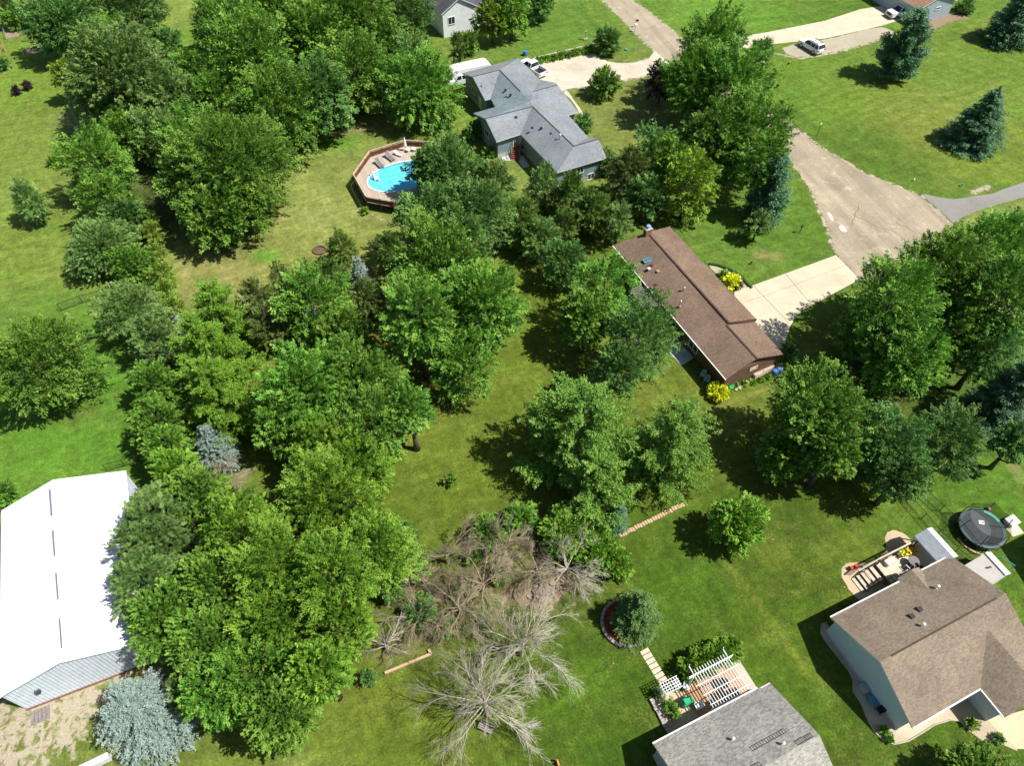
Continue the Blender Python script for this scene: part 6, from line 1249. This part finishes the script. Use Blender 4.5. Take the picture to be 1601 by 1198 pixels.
for i in range(14): a = 2 * math.pi * i / 14; mb.box(fc + Vector((math.cos(a) * .68, math.sin(a) * .68, .12)), (.3, .18, .22), a + 1.57)
obj('stone_ring', mb, M('sooty_stone', (.12, .1, .09), .9, .3), root); mb = MB(); mb.cyl(fc, .6, .05, 20); obj('ash', mb, M('ash', (.05, .045, .04), 1), root)
fc = G(500, 392); mb = MB(); vs = []
for i in range(18): a = 2 * math.pi * i / 18; mb.box(fc + Vector((math.cos(a) * .85, math.sin(a) * .75, .12)), (.32, .2, .24), a + 1.57)
root = empty('fire_ring', fc, 'small brown stone fire ring on the dry lawn near the cedars', 'fire pit'); obj('stone_ring', mb, M('brown_stone', hexc(120, 98, 82, .8), .9, .3), root, bevel=.02); mb = MB(); mb.cyl(fc, .7, .08, 20); obj('ash', mb, M('brown_ash', hexc(112, 92, 76, .8), 1), root)
# fenced vegetable plot, top left
root = empty('fenced_garden', G(26, 42), 'small wire fenced vegetable plot with bare soil at the top left', 'garden plot'); g = GP([(10, 62), (45, 53), (42, 36), (6, 40)])
mb = MB(); mb.prism(g, 0, .05); obj('soil', mb, M('plot_soil', hexc(170, 146, 116, .8), 1, .3, 3), root); mb = MB()
for a, b in zip(g, g[1:] + g[:1]):
    for z in (.2, .5, .8): mb.bar(a + Vector((0, 0, z)), b + Vector((0, 0, z)), .03, .03)
    k = max(2, round((b - a).length / .35))
    for i in range(k): c = a.lerp(b, i / k); mb.bar(c, c + Vector((0, 0, .9)), .03, .03)
obj('mesh_fence', mb, M('grey_wire', (.25, .26, .24), .6), root)
mb = MB(); c = G(3, 64)
mb.bar(G(-2, 60, 1.6), G(4, 64, 1.6), .1, .1); mb.bar(G(4, 64, 1.6), G(9, 82, 0), .1, .1); mb.bar(G(4, 64, 1.6), G(1, 84, 0), .1, .1); tag(obj('swing_frame', mb, M('swing_wood', hexc(196, 150, 110, .8))), 'wooden swing frame leg cut by the left edge near the plot', 'swing')
def post_thing(name, x, y, h, label, cat, m, head=None, hm=None, r=.04):
    root = empty(name, G(x, y), label, cat); mb = MB(); mb.tube([G(x, y), G(x, y) + Vector((0, 0, h))], r, 8); obj('post', mb, m, root)
    if head: mb = MB(); mb.box(G(x, y) + Vector((0, 0, h + head[2] / 2)), head, R(24.6)); obj('head', mb, hm or m, root, bevel=.02)
    return root
post_thing('mailbox', 993, 49, 1.1, 'white mailbox on a post at the corner of the gravel road', 'mailbox', white, (.5, .3, .32), white, .07); post_thing('mailbox', 995, 42, 1.1, 'dark mailbox behind the white one at the gravel road', 'mailbox', white, (.5, .25, .28), dark, .06)
post_thing('mailbox', 1250, 364, 1.0, 'black mailbox post on the grass left of the gravel road', 'mailbox', dark, (.35, .2, .25), dark, .05); post_thing('yard_sign', 1277, 212, 1.9, 'small white sign on a tall thin post beside the gravel road', 'sign', dark, (.35, .06, .3), white)
post_thing('dark_stump', 1215, 137, .3, 'low black stub on the lawn beside the roadside clump', 'stub', dark, (.45, .3, .3)); post_thing('utility_marker', 1174, 413, .2, 'small black marker in the lawn above the concrete drive', 'marker', dark, (.25, .2, .2))
post_thing('utility_marker', 1428, 283, .2, 'tiny white marker on the grass right of the road', 'marker', white, (.2, .2, .2)); post_thing('utility_marker', 1503, 291, .3, 'tiny teal marker on the grass by the side road', 'marker', MATS['teal_plastic'], (.3, .3, .15)); post_thing('utility_marker', 1232, 101, .2, 'tiny black marker below the parked white estate car', 'marker', dark, (.25, .25, .25))
post_thing('utility_marker', 979, 78, .15, 'small teal lid in the grass by the gravel drive', 'marker', MATS['teal_plastic'], (.5, .5, .1))
mb = MB(); c = G(821, 86); mb.lathe(c, [(.35, 0), (.42, .3), (.4, .75), (.2, .8)], 12); tag(obj('blue_bin', mb, M('bin_blue', (.03, .2, .42), .5)), 'small blue bin on the grass above the parked white pickup', 'bin')
mb = MB(); c = G(1507, 745); mb.lathe(c, [(.32, 0), (.38, .5), (.38, .72), (.25, .78)], 14); tag(obj('teal_bin', mb, M('bin_teal', (.0, .33, .36), .4)), 'teal bin on the lawn under the bluish dark tree', 'bin')
mb = MB(); c = G(915, 62); mb.box(c + Vector((0, 0, .15)), (.7, .6, .3)); mb.box(c + Vector((0, 0, .9)), (.12, .12, 1.2)); mb.box(c + Vector((0, 0, 1.5)), (.3, .3, .25)); tag(obj('garden_ornament', mb, M('ornament_tan', hexc(196, 176, 150, .8)), bevel=.02), 'small tan lantern ornament on the upper lawn', 'ornament')
mb = MB(); mb.lathe(G(1190, 97), [(.5, 0), (.55, .2), (.4, .35), (.42, .37), (.3, .3)], 14); tag(obj('bird_bath', mb, M('bath_stone', hexc(206, 192, 176, .8))), 'round pale stone basin at the end of the low dark shrub', 'basin')
# drive border of timbers with plants
a, b = G(822, 95), G(930, 70); mb = MB(); mb.bar(a + Vector((0, 0, .15)), b + Vector((0, 0, .15)), .3, .3); tag(obj('timber_border', mb, M('pale_timber', hexc(206, 190, 160, .8))), 'long pale timber border above the gravel drive', 'border')
for i in range(9): t = (i + .5) / 9; plant('shrub' if i % 2 else 'lshrub', 826 + 100 * t, 98 - 21 * t, 5 + (i % 3), .7, 'low plant in the drive border, %s from the left' % ['first', 'second', 'third', 'fourth', 'fifth', 'sixth', 'seventh', 'eighth', 'ninth'][i], group='low plants along the drive border')

# ================================================================== VEHICLES
carpaint = M('white_car_paint', (.80, .81, .82), .25, .02, spec=.6); rub = M('tyre_rubber', (.015, .015, .016), .9); rimm = M('alloy', (.45, .46, .48), .3, metal=.8); blackg = M('car_glass', (.01, .014, .018), .05, .05, spec=.9)
lampm = M('headlamp', (.7, .72, .75), .15); tailm = M('tail_lamp', (.35, .01, .01), .3)
def profile_body(mb, prof, w, taper=0.0, zt=1.0):
    """side profile (x, z) extruded across the width, upper points pulled in"""
    def pt(x, z, s): k = w / 2 - (taper * max(0, z - zt)); return Vector((x, s * k, z))
    n = len(prof); mb.add([pt(x, z, -1) for x, z in prof] + [pt(x, z, 1) for x, z in prof], [tuple(range(n))[::-1], tuple(range(n, 2 * n))] + [(i, (i + 1) % n, n + (i + 1) % n, n + i) for i in range(n)])
def wheels(root, xs, w, r=.38):
    for x in xs:
        for s in (-1, 1):
            mb = MB(); mb.tube([Vector((x, s * (w / 2 - .22), r)), Vector((x, s * (w / 2 + .01), r))], r, 18); t = obj('wheel', mb, rub, root, world=False)
            mb = MB(); mb.tube([Vector((x, s * (w / 2 - .1), r)), Vector((x, s * (w / 2 + .02), r))], r * .58, 12); obj('rim', mb, rimm, t, world=False)
def lamps(root, x, w, z, m, name, dx=.06):
    for s in (-1, 1): mb = MB(); mb.box((x, s * (w / 2 - .22), z), (dx, .34, .2)); obj(name, mb, m, root, world=False)
def suv(loc, ang, label):
    root = empty('parked_car', loc, label, 'car', 'white vehicles parked on the drives', ang); w = 1.95
    mb = MB(); profile_body(mb, [(-2.4, .4), (2.35, .4), (2.4, .7), (2.3, 1.0), (1.3, 1.12), (-2.3, 1.15), (-2.42, .8)], w, .1, .9); obj('body', mb, carpaint, root, world=False, bevel=.05)
    mb = MB(); profile_body(mb, [(-2.3, 1.1), (1.25, 1.1), (.55, 1.68), (-2.05, 1.7)], w - .12, .45, 1.1); obj('window_band', mb, blackg, root, world=False)
    mb = MB(); profile_body(mb, [(-2.06, 1.66), (.52, 1.66), (.4, 1.76), (-1.95, 1.77)], w - .5, .2, 1.66)
    for x0, x1 in ((.55, 1.2), (-.45, -.45), (-1.4, -1.4), (-2.08, -2.25)):
        for s in (-1, 1): mb.bar((x0, s * (w / 2 - .3), 1.68), (x1, s * (w / 2 - .055), 1.12), .1, .05)
    obj('roof', mb, carpaint, root, world=False); mb = MB()
    for s in (-1, 1): mb.bar((-1.8, s * .6, 1.82), (.2, s * .6, 1.82), .05, .05)
    for x in (-1.4, -.4): mb.bar((x, -.6, 1.84), (x, .6, 1.84), .05, .04)
    obj('roof_rack', mb, dark, root, world=False); wheels(root, (-1.45, 1.5), w); lamps(root, 2.34, w, .78, lampm, 'headlight', .1); lamps(root, -2.38, w, .95, tailm, 'tail_light', .1)
    for s in (-1, 1): mb = MB(); mb.box((.95, s * (w / 2 + .1), 1.2), (.15, .2, .16)); obj('wing_mirror', mb, carpaint, root, world=False)
def pickup(loc, ang, label, cap=False):
    root = empty('pickup_truck', loc, label, 'pickup truck', 'white vehicles parked on the drives', ang); w = 2.0
    mb = MB(); profile_body(mb, [(-2.85, .5), (2.8, .45), (2.85, .8), (2.75, 1.1), (1.5, 1.22), (-.55, 1.22), (-.55, 1.2), (-.6, 1.2), (-.6, .62), (-2.86, .62)], w, .05, .9); 
    for s in (-1, 1): mb.box((-1.72, s * (w / 2 - .04), .9), (2.3, .08, .62))
    mb.box((-2.83, 0, .9), (.08, w - .1, .62)); obj('body', mb, carpaint, root, world=False)
    mb = MB(); mb.box((-1.7, 0, .645), (2.2, w - .2, .04)); obj('bed_liner', mb, dark, root, world=False)
    mb = MB(); profile_body(mb, [(-.55, 1.2), (1.5, 1.2), (.85, 1.8), (-.4, 1.84)], w - .12, .4, 1.2); obj('window_band', mb, blackg, root, world=False)
    mb = MB(); profile_body(mb, [(-.42, 1.8), (.84, 1.77), (.7, 1.88), (-.32, 1.92)], w - .5, .2, 1.8)
    for x0, x1 in ((.85, 1.45), (.2, .2), (-.42, -.5)):
        for s in (-1, 1): mb.bar((x0, s * (w / 2 - .29), 1.8), (x1, s * (w / 2 - .055), 1.22), .12, .05)
    obj('roof', mb, carpaint, root, world=False); wheels(root, (-1.85, 1.75), w, .4); lamps(root, 2.8, w, .85, lampm, 'headlight', .12); lamps(root, -2.86, w, .95, tailm, 'tail_light', .06)
    mb = MB(); mb.box((2.86, 0, .82), (.06, 1.1, .34)); obj('grille', mb, dark, root, world=False)
    for s in (-1, 1): mb = MB(); mb.box((1.25, s * (w / 2 + .12), 1.3), (.15, .24, .2)); obj('wing_mirror', mb, dark, root, world=False)
    mb = MB(); mb.box((2.9, 0, .55), (.12, w - .1, .18)); obj('bumper', mb, rimm, root, world=False)
    return root
c = G(1267, 77, 0); suv(c, R(120), 'white estate car with roof rack on the gravel parking patch')
c = G(1407, 24, 0); pickup(c, R(200), 'white pickup truck on the concrete beside the pale grey garage')
c = G(833, 112, 0); pickup(c, R(128), 'white pickup behind the ridge of the grey gabled house')
tk = pickup(G(722, 130, 0), R(203), 'white pickup hitched in front of the camper trailer')
root = empty('camper_trailer', G(735, 124, 0), 'long white camper trailer behind the grey gabled house', 'camper trailer', rz=R(23)); cw = M('camper_white', (.82, .80, .80), .35, .03)
mb = MB(); profile_body(mb, [(-3.6, .6), (3.3, .6), (3.6, 1.2), (3.45, 2.4), (2.9, 2.75), (-3.1, 2.75), (-3.5, 2.4)], 2.45, .15, 1.8); obj('body', mb, cw, root, world=False, bevel=.08)
for x in (-2.0, .2, 1.6): mb = MB(); mb.box((x, 0, 2.82), (.4, .4, .14)); obj('roof_vent', mb, white, root, world=False)
for s in (-1, 1): mb = MB(); mb.box((-.5, s * 1.2, 1.7), (1.4, .06, .6)); obj('window', mb, blackg, root, world=False)
wheels(root, (-.5, .45), 2.3, .34); mb = MB(); mb.bar((-3.5, -.4, .5), (-4.9, 0, .5), .1, .1); mb.bar((-3.5, .4, .5), (-4.9, 0, .5), .1, .1); obj('hitch', mb, dark, root, world=False)
